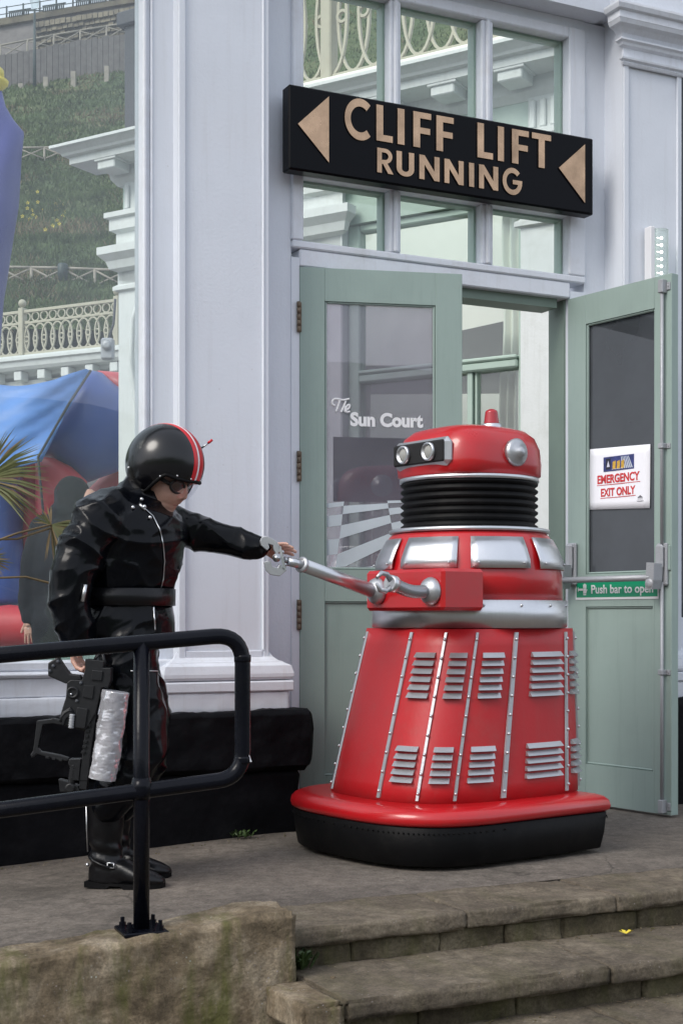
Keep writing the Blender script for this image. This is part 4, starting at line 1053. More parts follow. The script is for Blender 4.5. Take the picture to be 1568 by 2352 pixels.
# balustrade on the wing
def ring_mesh(name, rx, rz_, w, d, mat, seg=28):
    m = MB(); vs_ = []
    for k in range(seg):
        a = 2*math.pi*k/seg; ca, sa = math.cos(a), math.sin(a)
        for (rr, yy) in ((w/2, -d/2), (w/2, d/2), (-w/2, d/2), (-w/2, -d/2)): vs_.append((ca*(rx+rr), yy, sa*(rz_+rr)))
    m.add(vs_, [(k*4+j, k*4+(j+1) % 4, ((k+1) % seg)*4+(j+1) % 4, ((k+1) % seg)*4+j) for k in range(seg) for j in range(4)])
    return m.mesh(name, mat)
bal = empty('balustrade', fr=WG); tag(bal, 'cream cast iron ring balustrade on top of the court wing cornice, seen in the transom', 'balustrade')
bz0 = wz(850, 178, .18); S_ = .178; bh = 1.05; bv = .22
bz0 = ztop_c + .10
MB().box(wx(560,.18), w_u1, bv-.10, bv+.10, ztop_c+.006, bz0-.025, .01).build('kerb_stone', M['cream'], bal)
ub0 = wx(560,.18)
MB().box(ub0, w_u1, bv-.03, bv+.03, bz0-.024, bz0+.02, .006).build('bottom_rail', M['iron'], bal)
MB().box(ub0, w_u1, bv-.035, bv+.035, bz0+bh-.04, bz0+bh, .01).build('top_rail', M['iron'], bal)
MB().box(ub0, w_u1, bv-.015, bv+.015, bz0+bh-.20, bz0+bh-.18, .004).build('middle_rail', M['iron'], bal)
oh = (bh-.20)/2
ell = ring_mesh('oval', S_*.72, oh-.02, .022, .025, M['iron']); rg = ring_mesh('ring', S_*.22, S_*.22, .02, .03, M['iron'], 20); rs = ring_mesh('small_ring', .055, .055, .016, .02, M['iron'], 16)
k = 0
u = ub0 + .1
while u < ub0 + 4.2:
    o = link('oval', ell, bal); o.location = (u, -bv + (.006 if k % 2 else -.006), bz0+oh)
    o = link('ring', rg, bal); o.location = (u+S_/2, -bv, bz0+oh)
    for q in (0, .5): o = link('small_ring', rs, bal); o.location = (u+S_*q+S_*.25, -bv, bz0+bh-.11)
    u += S_; k += 1
pu_ = wx(755, bv)
MB().box(pu_-.045, pu_+.045, bv-.06, bv+.05, bz0-.02, bz0+bh+.12, .01).build('post', M['iron'], bal)

# ---------------------------------------------------------------- far arcade with its balustrade
AR = Fr(0, 0, -27.0); AR.o = W(135, 1418, 24.0); AR.o.z = 0
arc_b = empty('far_colonnade', fr=AR); tag(arc_b, 'far white colonnade with bracketed cornice across the court under the hillside', 'building')
az1 = AR.Z(135, 824); az0 = AR.Z(135, 846); 
m = MB(); m.profile([(0, az0-.12), (.2, az0-.06), (.22, az0), (.42, az0+.01), (.46, az0+.06), (.48, az1-.02), (.52, az1), (.52, az1+.05), (0, az1+.1)], -7, 12, -.3); m.build('cornice', M['courtwhite'], arc_b)
for k in range(36): u = -6.8 + k*.5; MB().box(u-.08, u+.08, -.1, .10, az0-.16, az0-.001, .01).build('bracket', M['courtwhite'], arc_b)
MB().box(-7, 12, -.5, -.12, 0, az0-.13).build('wall', M['courtwhite'], arc_b)
MB().box(-7, 12, -.12, -.08, az0-.75, az0-.35).build('frieze', M['frieze'], arc_b)
for k in range(8):
    u = -6.4 + k*2.3; MB().box(u-.2, u+.2, -.12, .02, 0, az0-.13, .02).build('pilaster', M['courtwhite'], arc_b)
    MB().box(u+.5, u+1.8, -.119, -.10, 1.0, az0-.9, .01).build('window', M['greydark'], arc_b)
fb = empty('balustrade', fr=AR); tag(fb, 'cream cast iron ring balustrade along the far colonnade roof below the grass hill', 'balustrade')
fz0 = AR.Z(135, 806, .1); fz1 = AR.Z(135, 703, .1); fh = fz1-fz0
MB().box(-7, 12, .02, .16, az1+.06, fz0-.02).build('kerb_stone', M['courtwhite'], fb)
for (a, b, h_) in ((fz0-.018, fz0+.03, .04), (fz1-.05, fz1, .05), (fz1-.24, fz1-.20, .03)): MB().box(-7, 12, .1-h_/2, .1+h_/2, a, b, .004).build('rail', M['iron'], fb)
S2 = .17*1.08; oh2 = (fh-.24)/2
el2 = ring_mesh('oval', S2*.72, oh2-.01, .024, .03, M['iron'], 20); rg2 = ring_mesh('ring', S2*.24, S2*.24, .022, .03, M['iron'], 14); rs2 = ring_mesh('small_ring', .075, .075, .02, .02, M['iron'], 12)
u = -1.6; k = 0
while u < 2.6:
    o = link('oval', el2, fb); o.location = (u, -.1+(.006 if k % 2 else -.006), fz0+oh2); o = link('ring', rg2, fb); o.location = (u+S2/2, -.1, fz0+oh2)
    o = link('small_ring', rs2, fb); o.location = (u+S2/2, -.1, fz1-.125); u += S2; k += 1
m = MB()
for i in range(30):
    for (me, du) in ((el2, 0),): pass
for x in (52, -100, 270, 420):
    u = AR.U(x, .1); q = MB(); q.box(u-.05, u+.05, .03, .16, fz0-.02, fz1+.04, .01); q.ball((u, -.1, fz1+.12), .07, 12, 8); q.build('post', M['iron'], fb)
# bullet lamp on the colonnade end
fl_ = empty('flood_lamp', loc=W(248, 795, 22)); tag(fl_, 'small grey flood lamp in front of the far balustrade beside the white pilaster', 'lamp')
MB().box(-.10, .10, -.08, .08, -.22, .12, .03).lathe([(.07, 0), (.08, .04), (.03, .05)], (0, -.08, 0), 14, (0,-1,0)).build('lamp_head', M['greyhw'], fl_)
MB().tube([(0, .02, .1), (.08, .05, .35), (.10, .1, .75)], .02, 8).build('bracket_arm', M['slate'], fl_)

# ---------------------------------------------------------------- hillside
YS = [(760, 27), (700, 32), (620, 38), (500, 46), (340, 56), (230, 65), (185, 70), (135, 80)]
def hillY(y):
    for (a, ya), (b, yb) in zip(YS, YS[1:]):
        if a >= y >= b: return ya + (yb-ya)*(a-y)/(a-b)
    return YS[0][1] if y > 760 else YS[-1][1]
def ypx(Y):
    for (a, ya), (b, yb) in zip(YS, YS[1:]):
        if ya <= Y <= yb: return a + (b-a)*(Y-ya)/(yb-ya)
    return 135
def tilt(Y): return .17*min(1, max(0, (Y-34)/30))
def hillz(X, Y):
    x0 = (135-CX)/F*Y
    return CZ - (ypx(Y)-HY)/F*Y + tilt(Y)*(X-x0)*.55 + min(7, max(0, X+9)*.9)*min(1, max(0, Y-40)/30)
hm = MB(); hm.smooth = True; vs_ = []; HN, HM = 170, 110
for j in range(HM+1):
    Y = 27 + (79.5-27)*j/HM
    for i in range(HN+1):
        X = -60 + 90*i/HN; z = hillz(X, Y) + .22*fbm((X*.35, Y*.35, 0), 6)*min(1, (80-Y)/8); vs_.append((X, Y, z))
hm.add(vs_, [(j*(HN+1)+i, j*(HN+1)+i+1, (j+1)*(HN+1)+i+1, (j+1)*(HN+1)+i) for j in range(HM) for i in range(HN)])
tag(hm.build('hillside', M['grass']), kind='structure')
tl = MB(); tl.box(-100, 100, -140, -79.4, 20, hillz(-14, 79.5)-1.0); tag(tl.build('hilltop', M['grass']), kind='structure')
def hp_(x, y): Y = hillY(y); p = W(x, y, Y); return p
# grass tufts
tf = MB(); r_ = random.Random(21)
tf.cur = 0
for k in range(70000):
    x = r_.uniform(-60, 340) if k % 3 else r_.uniform(600, 1320); y = r_.uniform(170, 760) if k % 3 else r_.uniform(40, 760)
    Y = hillY(y); X = (x-CX)/F*Y + r_.uniform(-.2, .2)
    dens = noise.noise(Vector((X*.45, Y*.35, 3)))
    z = hillz(X, Y) + .22*fbm((X*.35, Y*.35, 0), 6)*min(1, (80-Y)/8)
    h = r_.uniform(.06, .20); a = r_.uniform(0, 3.14); s_ = r_.uniform(.010, .026)*(1+Y/80); dx, dy = math.cos(a)*s_, math.sin(a)*s_; lx, ly = r_.uniform(-.15,.15), r_.uniform(-.15,.05)
    tf.cur = 1 if (dens + r_.uniform(-.3,.3)) > .28 else 0
    tf.add([(X-dx, Y-dy, z-.03), (X+dx, Y+dy, z-.03), (X+lx, Y+ly, z+h)], [(0,1,2)])
tag(tf.build('grass', [M['blade'], M['bladedry']]), 'rough green and dry grass tufts on the hillside', 'grass', kind='stuff')
def rail_fence(name, lab, pts, h, step, cat='fence', brace=True, r=.06, seed=0):
    root = empty(name, loc=pts[0]); tag(root, lab, cat, 'timber fences on the hillside')
    o0 = Vector(pts[0]); P = [Vector(p)-o0 for p in pts]
    L_ = sum((P[i+1]-P[i]).length for i in range(len(P)-1)); n = max(2, int(L_/step)); Q = []
    for k in range(n+1):
        d = L_*k/n; i = 0
        while i < len(P)-2 and d > (P[i+1]-P[i]).length: d -= (P[i+1]-P[i]).length; i += 1
        Q.append(P[i].lerp(P[i+1], d/(P[i+1]-P[i]).length))
    up = Vector((0,0,h))
    for q in Q: MB().tube([q-Vector((0,0,.4)), q+up], r*1.1, 6).build('post', M['wood'], root)
    for i in range(n):
        MB().tube([Q[i]+up*.97, Q[i+1]+up*.97], r, 6).build('top_rail', M['wood'], root)
        if brace:
            MB().tube([Q[i]+up*.92, Q[i+1]+up*.1], r*.7, 5).build('brace', M['wood'], root); MB().tube([Q[i]+up*.1, Q[i+1]+up*.92], r*.7, 5).build('brace', M['wood'], root)
    return root
rail_fence('rail_fence', 'cross braced timber fence along the lowest path on the grass hill', [hp_(-80, 655), hp_(20, 655), hp_(150, 658), hp_(290, 664)], .47, .75, r=.035)
rail_fence('rail_fence', 'cross braced timber fence halfway up the hill, right of the blue inflatable figure', [hp_(-80, 372), hp_(60, 368), hp_(300, 366), hp_(700, 368)], .5, .95, r=.04)
p0, p1_, p2_ = hp_(-60, 168), hp_(130, 126), hp_(300, 92)
tp = [W(-60, 160, 69), W(0, 148, 69.4), W(135, 122, 70.2), W(275, 99, 71), W(420, 74, 72)]
# plank retaining wall under the top fence
pw = empty('plank_wall', loc=tp[0]); tag(pw, 'grey timber plank retaining wall with pale posts under the top hillside fence', 'wall')
for i in range(len(tp)-1):
    a, b = tp[i]-tp[0], tp[i+1]-tp[0]; n = max(2, int((b-a).length/.28))
    for k in range(n):
        q0, q1 = a.lerp(b, k/n), a.lerp(b, (k+.93)/n); dz = random.uniform(-.05, .05)
        MB().add([(q0.x, q0.y, q0.z+.45+dz), (q1.x, q1.y, q1.z+.45+dz), (q1.x, q1.y, q1.z-1.5), (q0.x, q0.y, q0.z-1.5), (q0.x, q0.y+.12, q0.z+.45+dz), (q1.x, q1.y+.12, q1.z+.45+dz), (q1.x, q1.y+.12, q1.z-1.5), (q0.x, q0.y+.12, q0.z-1.5)],
                 [(0,1,2,3),(4,7,6,5),(0,4,5,1),(1,5,6,2),(3,2,6,7),(0,3,7,4)]).build('plank', M['sleeper'], pw)
for (x, y) in ((53, 240), (110, 225), (173, 212), (249, 200), (300, 185), (366, 175)):
    q = W(x, y, hillY(y)-1.0) - tp[0]; t = W(x, y, 69) - tp[0]; MB().box(t.x-.12, t.x+.12, -t.y+.25, -t.y+.5, t.z-.2, t.z+.85, .02).build('post', M['wood'], pw)
rail_fence('rail_fence', 'pale cross braced fence on top of the plank retaining wall near the hill crest', [W(-60, 147, 69.6), W(0, 137, 70), W(135, 110, 70.8), W(275, 87, 71.6), W(420, 63, 72.6)], .0+.72, 1.28, r=.045)
# promenade wall at the crest
cw = empty('promenade_wall'); tag(cw, 'old stone promenade wall with coping along the hill crest, railings above', 'wall')
def quad_wall(name, top, bot, th, mat, parent):
    m = MB(); n = len(top); vs_ = []
    for t, b in zip(top, bot): vs_ += [t, b, t+Vector((0,th,0)), b+Vector((0,th,0))]
    fs = []
    for i in range(n-1):
        a, b = 4*i, 4*i+4; fs += [(a, a+1, b+1, b), (a+2, b+2, b+3, a+3), (a, b, b+2, a+2), (a+1, a+3, b+3, b+1)]
    fs += [(0,2,3,1), (4*n-4, 4*n-3, 4*n-1, 4*n-2)]
    m.add(vs_, fs); return m.build(name, mat, parent)
quad_wall('coping', [W(-150, 54, 79), W(0, 42, 79), W(230, 4, 79), W(420, -30, 79)], [W(-150, 68, 79), W(0, 58, 79), W(230, 18, 79), W(420, -14, 79)], .8, M['hillstone'], cw)
quad_wall('shaded_wall', [W(-150, 67.5, 79.3), W(0, 57.5, 79.3), W(230, 17.5, 79.3), W(420, -14.5, 79.3)], [W(-150, 150, 78.5), W(0, 145, 78.5), W(230, 105, 78.5), W(420, 75, 78.5)], .6, M['sleeper'], cw)
# coursed stone blocks
for r0 in range(7):
    for c0 in range(22):
        f0, f1 = c0/22+.004*random.random()+(.02 if r0 % 2 else 0), (c0+.92)/22+(.02 if r0 % 2 else 0)
        X0, X1 = 78+270*f0, 78+270*f1
        def yy(x, t): return (52-.155*(x-78))*(1-t) + (146-.20*(x-78))*t
        a, b, c, d = W(X0, yy(X0, r0/7), 78.6), W(X1, yy(X1, r0/7), 78.6), W(X1, yy(X1, (r0+.93)/7), 78.4), W(X0, yy(X0, (r0+.93)/7), 78.4)
        pr_y = random.uniform(0, .12)
        quad_wall('stone', [a-Vector((0,pr_y,0)), b-Vector((0,pr_y,0))], [d-Vector((0,pr_y,0)), c-Vector((0,pr_y,0))], .3, M['hillstone'], cw)
rl = empty('promenade_railing', loc=W(0, 40, 79.2)); tag(rl, 'dark railings and bench backs on the promenade against the white sky', 'railing')
o0 = rl.location.copy()
for k in range(9):
    x = -60+38*k; y = 50-.165*(x+20); MB().tube([W(x, y, 79.2)-o0, W(x, y-30, 79.2)-o0], .05, 6).build('post', M['lampiron'], rl)
for dy in (10, 25): MB().tube([W(-100, 60-dy, 79.2)-o0, W(420, -24-dy, 79.2)-o0], .025, 5).build('rail', M['lampiron'], rl)
for (x0, x1) in ((22, 70), (100, 150), (176, 246), (252, 320)):
    n = int((x1-x0)/4.5); m = MB()
    for k in range(n):
        x = x0+(x1-x0)*k/n; y = 44-.165*x; m.tube([W(x, y, 79.0)-o0, W(x+1.5, y-14, 79.0)-o0], .04, 4)
    m.tube([W(x0-2, 46-.165*x0-15, 79)-o0, W(x1+2, 46-.165*x1-15, 79)-o0], .04, 5); m.build('bench_back', M['lampiron'], rl)
lp = empty('street_lamp', loc=W(80, 205, 69)); tag(lp, 'old fashioned lantern on a tall dark post near the hill crest', 'street lamp'); o0 = lp.location.copy()
MB().tube([Vector((0,0,-.3)), W(80, 22, 69)-o0], [.10, .05], 8).build('post', M['lampiron'], lp)
t = W(80, 22, 69)-o0
MB().lathe([(.10,0),(.16,.08),(.28,.62),(.30,.66)], t, 6, smooth=False).build('lantern', M['pane'], lp)
MB().lathe([(.34,.66),(.20,.82),(.10,.9),(.05,1.05),(0,1.08)], t, 6, smooth=False).tube([t+Vector((-.45,0,-.05)), t+Vector((.45,0,-.05))], .03, 6).build('lantern_cap', M['lampiron'], lp)
# daffodils
df = MB(); r_ = random.Random(8)
for k in range(26):
    x, y = r_.gauss(110, 32), r_.gauss(478, 16); Y = hillY(y)-.4; p = W(x, y, Y)
    for q in range(5): a = q*1.256; df.add([p, p+Vector((math.cos(a)*.06, -.02, math.sin(a)*.06)), p+Vector((math.cos(a+.6)*.06, -.02, math.sin(a+.6)*.06))], [(0,1,2)])
tag(df.build('daffodils', M['yellow']), 'scattered yellow daffodils in the hillside grass', 'flowers', kind='stuff')
bn_ = hp_(150, 655); MB_ = MB(); MB_.lathe([(.12,0),(.13,.42),(.10,.46),(0,.47)], (0,0,0), 12); o = MB_.build('litter_bin', M['lampiron']); o.location = bn_ + Vector((0,-.3,0)); tag(o, 'small dark litter bin beside the lowest hillside fence', 'bin')

# ---------------------------------------------------------------- inflatables in the court
def pillow(name, poly, Y, bulge, mat, parent, o0, sub=1, n=7, wr=.02):
    P = [Vector((*W(x, y, Y)-o0,)) if False else (W(x, y, Y)-o0) for x, y in poly]
    Q = []
    for i in range(len(P)):
        a, b = P[i], P[(i+1) % len(P)]; k = max(1, int((b-a).length/.18))
        for j in range(k): Q.append(a.lerp(b, j/k))
    c = sum(Q, Vector())/len(Q); m = MB(); m.smooth = True; vs_ = []
    for side in (-1, 1):
        for j in range(n):
            a = (math.pi/2)*j/n; s_ = math.cos(a)**.75; d = bulge*math.sin(a)
            for q in Q:
                p = c + (q-c)*s_ + Vector((0, side*d, 0)); p += Vector((0, side, 0))*wr*fbm(p*2.5, 3)*(1 if j else 0); vs_.append(p)
        vs_.append(c + Vector((0, side*bulge, 0)))
    L_ = len(Q); fs = []
    for s_i in range(2):
        b0 = s_i*(n*L_+1)
        for j in range(n-1):
            for i in range(L_): f = (b0+j*L_+i, b0+j*L_+(i+1) % L_, b0+(j+1)*L_+(i+1) % L_, b0+(j+1)*L_+i); fs.append(f if s_i else f[::-1])
        for i in range(L_): f = (b0+(n-1)*L_+i, b0+(n-1)*L_+(i+1) % L_, b0+n*L_); fs.append(f if s_i else f[::-1])
    m.add(vs_, fs); return m.build(name, mat, parent)
ca = empty('bouncy_castle', loc=W(120, 1480, 14.5)); ca.location.z = 0; tag(ca, 'red and blue inflatable bouncy castle with sagging blue roof sheet', 'inflatable'); o0 = ca.location.copy()
# roof sheet, sagging
m = MB(); m.smooth = True; vs_ = []; a0, a1 = 26, 16
for j in range(a1+1):
    for i in range(a0+1):
        s, t = i/a0, j/a1
        top = Vector((-90 + s*300, 872 - 6*s + (-22*max(0, s-.72)/.28) + 28*math.sin(math.pi*min(1, s*1.15))**2*.6, 0))
        bot = Vector((-90 + s*175 + 30*s, 1090 - 40*s, 0))
        bot = Vector((-90+s*190, 1105-50*s, 0))
        x = top.x*(1-t)+bot.x*t; y = top.y*(1-t)+bot.y*t
        if s > .99: x, y = 210+(85-210)*t, 852+(1052-852)*t
        Y = 13.4 - .5*t + .05*math.sin(s*7+t*3) + .018*math.sin((s*.8+t)*26+2*math.sin(s*5))
        vs_.append(W(x, y, Y)-o0)
m.add(vs_, [(j*(a0+1)+i, j*(a0+1)+i+1, (j+1)*(a0+1)+i+1, (j+1)*(a0+1)+i) for j in range(a1) for i in range(a0)])
rs_ = m.build('roof_sheet', M['infllight'], ca); mo = rs_.modifiers.new('t', 'SOLIDIFY'); mo.thickness = .02
pillow('blue_arch', [(208,850),(235,856),(262,880),(330,930),(330,1010),(275,1080),(195,1110),(150,1080),(120,1052),(85,1052),(120,985),(165,905)], 13.9, .45, M['inflblue'], ca, o0)
pillow('red_corner', [(225,853),(335,860),(335,1000),(300,960),(262,900)], 14.2, .35, M['inflred'], ca, o0)
pillow('red_side', [(345,930),(345,1240),(200,1240),(200,1130),(270,1060)], 14.6, .35, M['inflred'], ca, o0)
pillow('red_arch', [(85,1048),(125,1052),(165,1072),(200,1105),(180,1180),(150,1180),(130,1250),(90,1250),(85,1150)], 13.6, .3, M['inflred'], ca, o0)
def col_tube(name, x0, x1, y0, y1, Y, mat):
    c0, c1 = W((x0+x1)/2, y0, Y)-o0, W((x0+x1)/2, y1, Y)-o0; r = (x1-x0)/2*Y/F; m = MB(); n = 40; rr = []; ps_ = []
    for k in range(n+1): t = k/n; ps_.append(c0.lerp(c1, t)); rr.append(r*(.94+.06*abs(math.sin(t*math.pi*4)))*(1 if 0 < k < n else .7))
    m.tube(ps_, rr, 20); return m.build(name, mat, ca)
col_tube('red_column', 50, 98, 1060, 1395, 13.8, M['inflred']); col_tube('red_column', 84, 155, 1080, 1395, 14.1, M['inflred'])
col_tube('blue_column', -60, 54, 1050, 1392, 13.7, M['inflblue'])
pillow('blue_back', [(150,1100),(345,1100),(345,1500),(150,1500)], 15.2, .3, M['greydark'], ca, o0)
m = MB(); b0_, b1_ = W(-200, 1440, 13.4)-o0, W(112, 1440, 13.4)-o0
m.tube([b0_.lerp(b1_, k/14) for k in range(15)], [.21*(1-.05*(k % 2))*(1 if k < 14 else .55) for k in range(15)], 20); m.build('red_base', M['inflred'], ca)
MB().tube([W(209,851,13.2)-o0, W(160,925,12.98)-o0, W(88,1050,12.8)-o0, W(100,1180,12.9)-o0, W(104,1290,13)-o0], .012, 6).build('seam', M['slate'], ca)
# tall blue figure
tb = empty('inflatable_figure', loc=(W(0,700,13).x, 13, 0)); tag(tb, 'tall violet blue inflatable with a yellow top at the left edge, above the bouncy castle', 'inflatable'); o0 = tb.location.copy()
pillow('blue_body', [(-70,215),(5,208),(14,245),(32,275),(55,303),(50,355),(42,470),(22,600),(6,700),(-4,830),(-70,830)], 12.6, .22, M['inflviolet'], tb, o0)
pillow('yellow_top', [(-50,140),(-5,150),(8,160),(9,175),(0,185),(20,186),(18,196),(-4,215),(-50,215)], 12.6, .10, M['yellow'], tb, o0)

# ---------------------------------------------------------------- palm by the window
def palm_leaf(c, ang, n, ln, spread, tilt_, m, r_, mi=0):
    """fan of narrow blades in the plane roughly parallel to the wall"""
    for k in range(n):
        a = ang + spread*(k/(n-1)-.5) + r_.uniform(-.06, .06); L_ = ln*r_.uniform(.75, 1.05); w_ = .0034
        d = Vector((math.cos(a), r_.uniform(-.25, .25)+tilt_, math.sin(a))).normalized(); side = Vector((-d.z, 0, d.x))*w_
        p0 = Vector(c); p1 = p0+d*L_*.55 ; p2 = p0+d*L_ + Vector((0,0,-L_*.10))
        m.cur = mi if r_.random() > .25 else 1 - mi
        m.add([p0-side*.3, p0+side*.3, p1+side, p2, p1-side], [(0,1,2,4),(2,3,4)])
pl = empty('palm', loc=(-1.62, 5.15, 0)); tag(pl, 'ragged fan palm with yellowing leaves at the left edge before the window', 'plant'); o0 = pl.location.copy()
r_ = random.Random(5)
def pw_(x, y, Y): return W(x, y, Y)-o0
m = MB(); palm_leaf(pw_(-35, 1100, 5.1), R(12), 60, .25, 2.0, -.05, m, r_); m.build('leaf', [M['palm'], M['palmdry']], pl)
m = MB(); palm_leaf(pw_(118, 1205, 5.45), R(-22), 70, .16, 1.15, .05, m, r_); palm_leaf(pw_(118, 1205, 5.45), R(-70), 12, .15, 1.0, .05, m, r_, 1); palm_leaf(pw_(118, 1205, 5.45), R(130), 7, .09, 1.4, .05, m, r_, 1); m.build('leaf', [M['palm'], M['palmdry']], pl)
m = MB(); palm_leaf(pw_(-30, 1290, 5.2), R(5), 14, .10, 1.5, 0, m, r_, 1); m.build('leaf', [M['palm'], M['palmdry']], pl)
for a, b, c in (((-60,1262),(40,1225),(118,1205)), ((-60,1240),(40,1238),(118,1212)), ((-80,1330),(60,1325),(165,1352))):
    MB().tube([pw_(*a, 5.2), pw_(*b, 5.35), pw_(*c, 5.45 if c[0] < 150 else 5.35)], .0045, 6).build('stalk', M['palmdry'], pl)
rr_t, pp_t = [], []
for k in range(37): t = k/36; pp_t.append((-.08*t, .02*math.sin(t*3), 1.36*t)); rr_t.append((.075-.02*t)*(1.12 if k % 2 else .94))
MB().tube(pp_t, rr_t, 12).build('trunk', M['trunkbark'], pl)
for (a_, x_, z_, L_) in ((R(100), -.12, 1.60, .26), (R(160), -.34, 1.42, .26), (R(60), -.02, 1.58, .24), (R(200), -.36, 1.18, .24), (R(130), -.28, 1.62, .25)):
    m = MB(); palm_leaf((x_, -.02, z_), a_, 44, L_, 2.0, -.05, m, r_); m.build('leaf', [M['palm'], M['palmdry']], pl)
    MB().tube([(-.08, 0, 1.33), (x_, -.02, z_)], .006, 6).build('stalk', M['palmdry'], pl)
MB().tube([(-.08,-.02,1.3), pw_(-60,1262,5.2)], .006, 6).tube([(-.05,0,1.0), pw_(-80,1330,5.2)], .006, 6).tube([(-.08,-.02,1.3), pw_(-35,1100,5.1)], .006, 6).build('stalk', M['palmdry'], pl)

# grassy bank added out of view behind the camera to darken reflections
m = MB(); m.smooth = True; vs_ = []
for j in range(13):
    for i in range(41): x = -90+4.5*i; y = -26-3.2*j; vs_.append((x, y, -.8 + 1.35*j + .6*fbm((x*.1, y*.1, 2), 3)))
m.add(vs_, [(j*41+i, j*41+i+1, (j+1)*41+i+1, (j+1)*41+i) for j in range(12) for i in range(40)])
tag(m.build('added_reflection_bank', M['grass']), kind='structure')
# ---------------------------------------------------------------- the red robot (a plain tin-toy style costume robot)
RO = Vector((0.507, 5.66, 0)); RA = math.atan2(-.6, -.8)
rob = empty('robot', loc=RO, rz=RA); tag(rob, 'big red costume robot on a black skirted base, silver claw arm stretched to the left', 'robot')
Rm = Matrix.Translation(RO) @ Matrix.Rotation(RA, 4, 'Z'); Ri = Rm.inverted()
def rl_(p): return Ri @ Vector(p)
def base_plan(hw, xr, xc, grow=0.0, n=48):
    P = [(xr-grow, -hw-grow+.03), (xr-grow+.03, -hw-grow)]
    r = hw + grow
    e_ = 2/2.9; P += [(xc + r*.84*math.sin(math.pi*k/n)**e_, -r*math.copysign(abs(math.cos(math.pi*k/n))**e_, math.cos(math.pi*k/n))) for k in range(n+1)]
    P += [(xr-grow+.03, hw+grow), (xr-grow, hw+grow-.03)]
    return P
def stack(levels, mat, name, smooth=True, top=True):
    m = MB(); m.smooth = smooth; vs_ = []; n = None
    for (z, g) in levels:
        P = base_plan(.475, -.285, .262, g); n = len(P); vs_ += [(x, y, z) for x, y in P]
    fs = [(j*n+i, j*n+(i+1) % n, (j+1)*n+(i+1) % n, (j+1)*n+i) for j in range(len(levels)-1) for i in range(n)]
    m.add(vs_, fs); m.smooth = False; m.f.append(tuple(range(n))[::-1]); m.m.append(0); m.sm.append(False)
    b = (len(levels)-1)*n; m.f.append(tuple(b+i for i in range(n))); m.m.append(0); m.sm.append(False)
    return m.build(name, mat, rob)
stack([(.018, -.012), (.022, -.006), (.08, .004), (.155, .010), (.160, .004)], M['rubber'], 'base_skirt')
stack([(.160, .006), (.168, .018), (.182, .022), (.200, .018), (.214, .004), (.222, -.018), (.224, -.04)], M['red'], 'base_plinth')
for (x, y) in ((.45, .2), (.45, -.2), (-.2, .25), (-.2, -.25)): MB().lathe([(.02, -.012), (.025, -.008), (.025, .008), (.02, .012)], (x, y, .022), 12, (0,1,0)).build('castor', M['rubber'], rob)
sr = MB()
PP = base_plan(.475, -.285, .262, .0115, 60)
for i in range(0, len(PP)): sr.ball((PP[i][0], PP[i][1], .138), .0035, 6, 4)
tag(sr.build('stud_row', M['rubber'], rob), kind='stuff')
SP = 3.0
def sk(t):
    """hull cross-section at height fraction t: centre x, half length, half width, z"""
    e = t**1.05
    return (.075*(1-e)+.0*e, .470*(1-e)+.370*e, .385*(1-e)+.355*e, .222+(.857-.222)*t)
def skp(t, an, off=0.0):
    cx_, a, b, z = sk(t); ca, sa = math.cos(an), math.sin(an); e = 2/SP
    p = Vector((cx_+(a+off)*math.copysign(abs(ca)**e, ca), (b+off)*math.copysign(abs(sa)**e, sa), z)); return p
m = MB(); m.loft([((sk(t)[0], 0, sk(t)[3]), (sk(t)[1], 0, 0), (0, sk(t)[2], 0)) for t in [i/10 for i in range(11)]], 64, True, SP); m.build('hull', M['redmatt'], rob)
# raised seams with rivets
angs = [R(a) for a in (8, 34, 58, 84, 112, 140, 168, 196, 224, 252, 280, 308, 334)]
for an in angs:
    m = MB(); vs_ = []; da = .020
    for i in range(13):
        t = .02 + .96*i/12
        for (d, o_) in ((-da, .001), (-da*.8, .007), (da*.8, .007), (da, .001)): vs_.append(skp(t, an+d, o_))
    m.add(vs_, [(i*4+k, i*4+k+1, (i+1)*4+k+1, (i+1)*4+k) for i in range(12) for k in range(3)]); m.build('seam_strip', M['silver'], rob)
    m = MB()
    for i in range(9): m.ball(skp(.06+.88*i/8, an, .009), .0062, 8, 5)
    tag(m.build('rivet_row', M['alu'], rob), kind='stuff')
# louvred vents and a hatch on the near side
def vent(t0, t1, a0, a1, n, mat, name):
    for i in range(n):
        ta, tb = t0+(t1-t0)*i/n, t0+(t1-t0)*(i+.62)/n; vs_ = []; K = 8
        for k in range(K+1):
            an = a0+(a1-a0)*k/K; vs_ += [skp(tb, an, .0), skp(tb, an, .004), skp(ta, an, .018), skp(ta, an, .0)]
        m = MB(); m.add(vs_, [(k*4+q, k*4+q+1, (k+1)*4+q+1, (k+1)*4+q) for k in range(K) for q in range(3)] + [(0,1,2,3), (K*4, K*4+3, K*4+2, K*4+1)]); m.build(name, mat, rob)
vent(.60, .88, R(64), R(78), 6, M['silver'], 'vent_slat'); vent(.60, .88, R(90), R(106), 6, M['silver'], 'vent_slat')
vent(.60, .88, R(40), R(53), 6, M['silver'], 'vent_slat'); vent(.60, .88, R(118), R(134), 6, M['silver'], 'vent_slat')
vent(.60, .88, R(14), R(29), 6, M['silver'], 'vent_slat')
vent(.12, .34, R(64), R(78), 5, M['silver'], 'vent_slat'); vent(.12, .34, R(90), R(106), 5, M['silver'], 'vent_slat'); vent(.12, .34, R(40), R(53), 5, M['silver'], 'vent_slat')
vent(.12, .34, R(118), R(134), 5, M['silver'], 'vent_slat'); vent(.12, .34, R(14), R(29), 5, M['silver'], 'vent_slat')
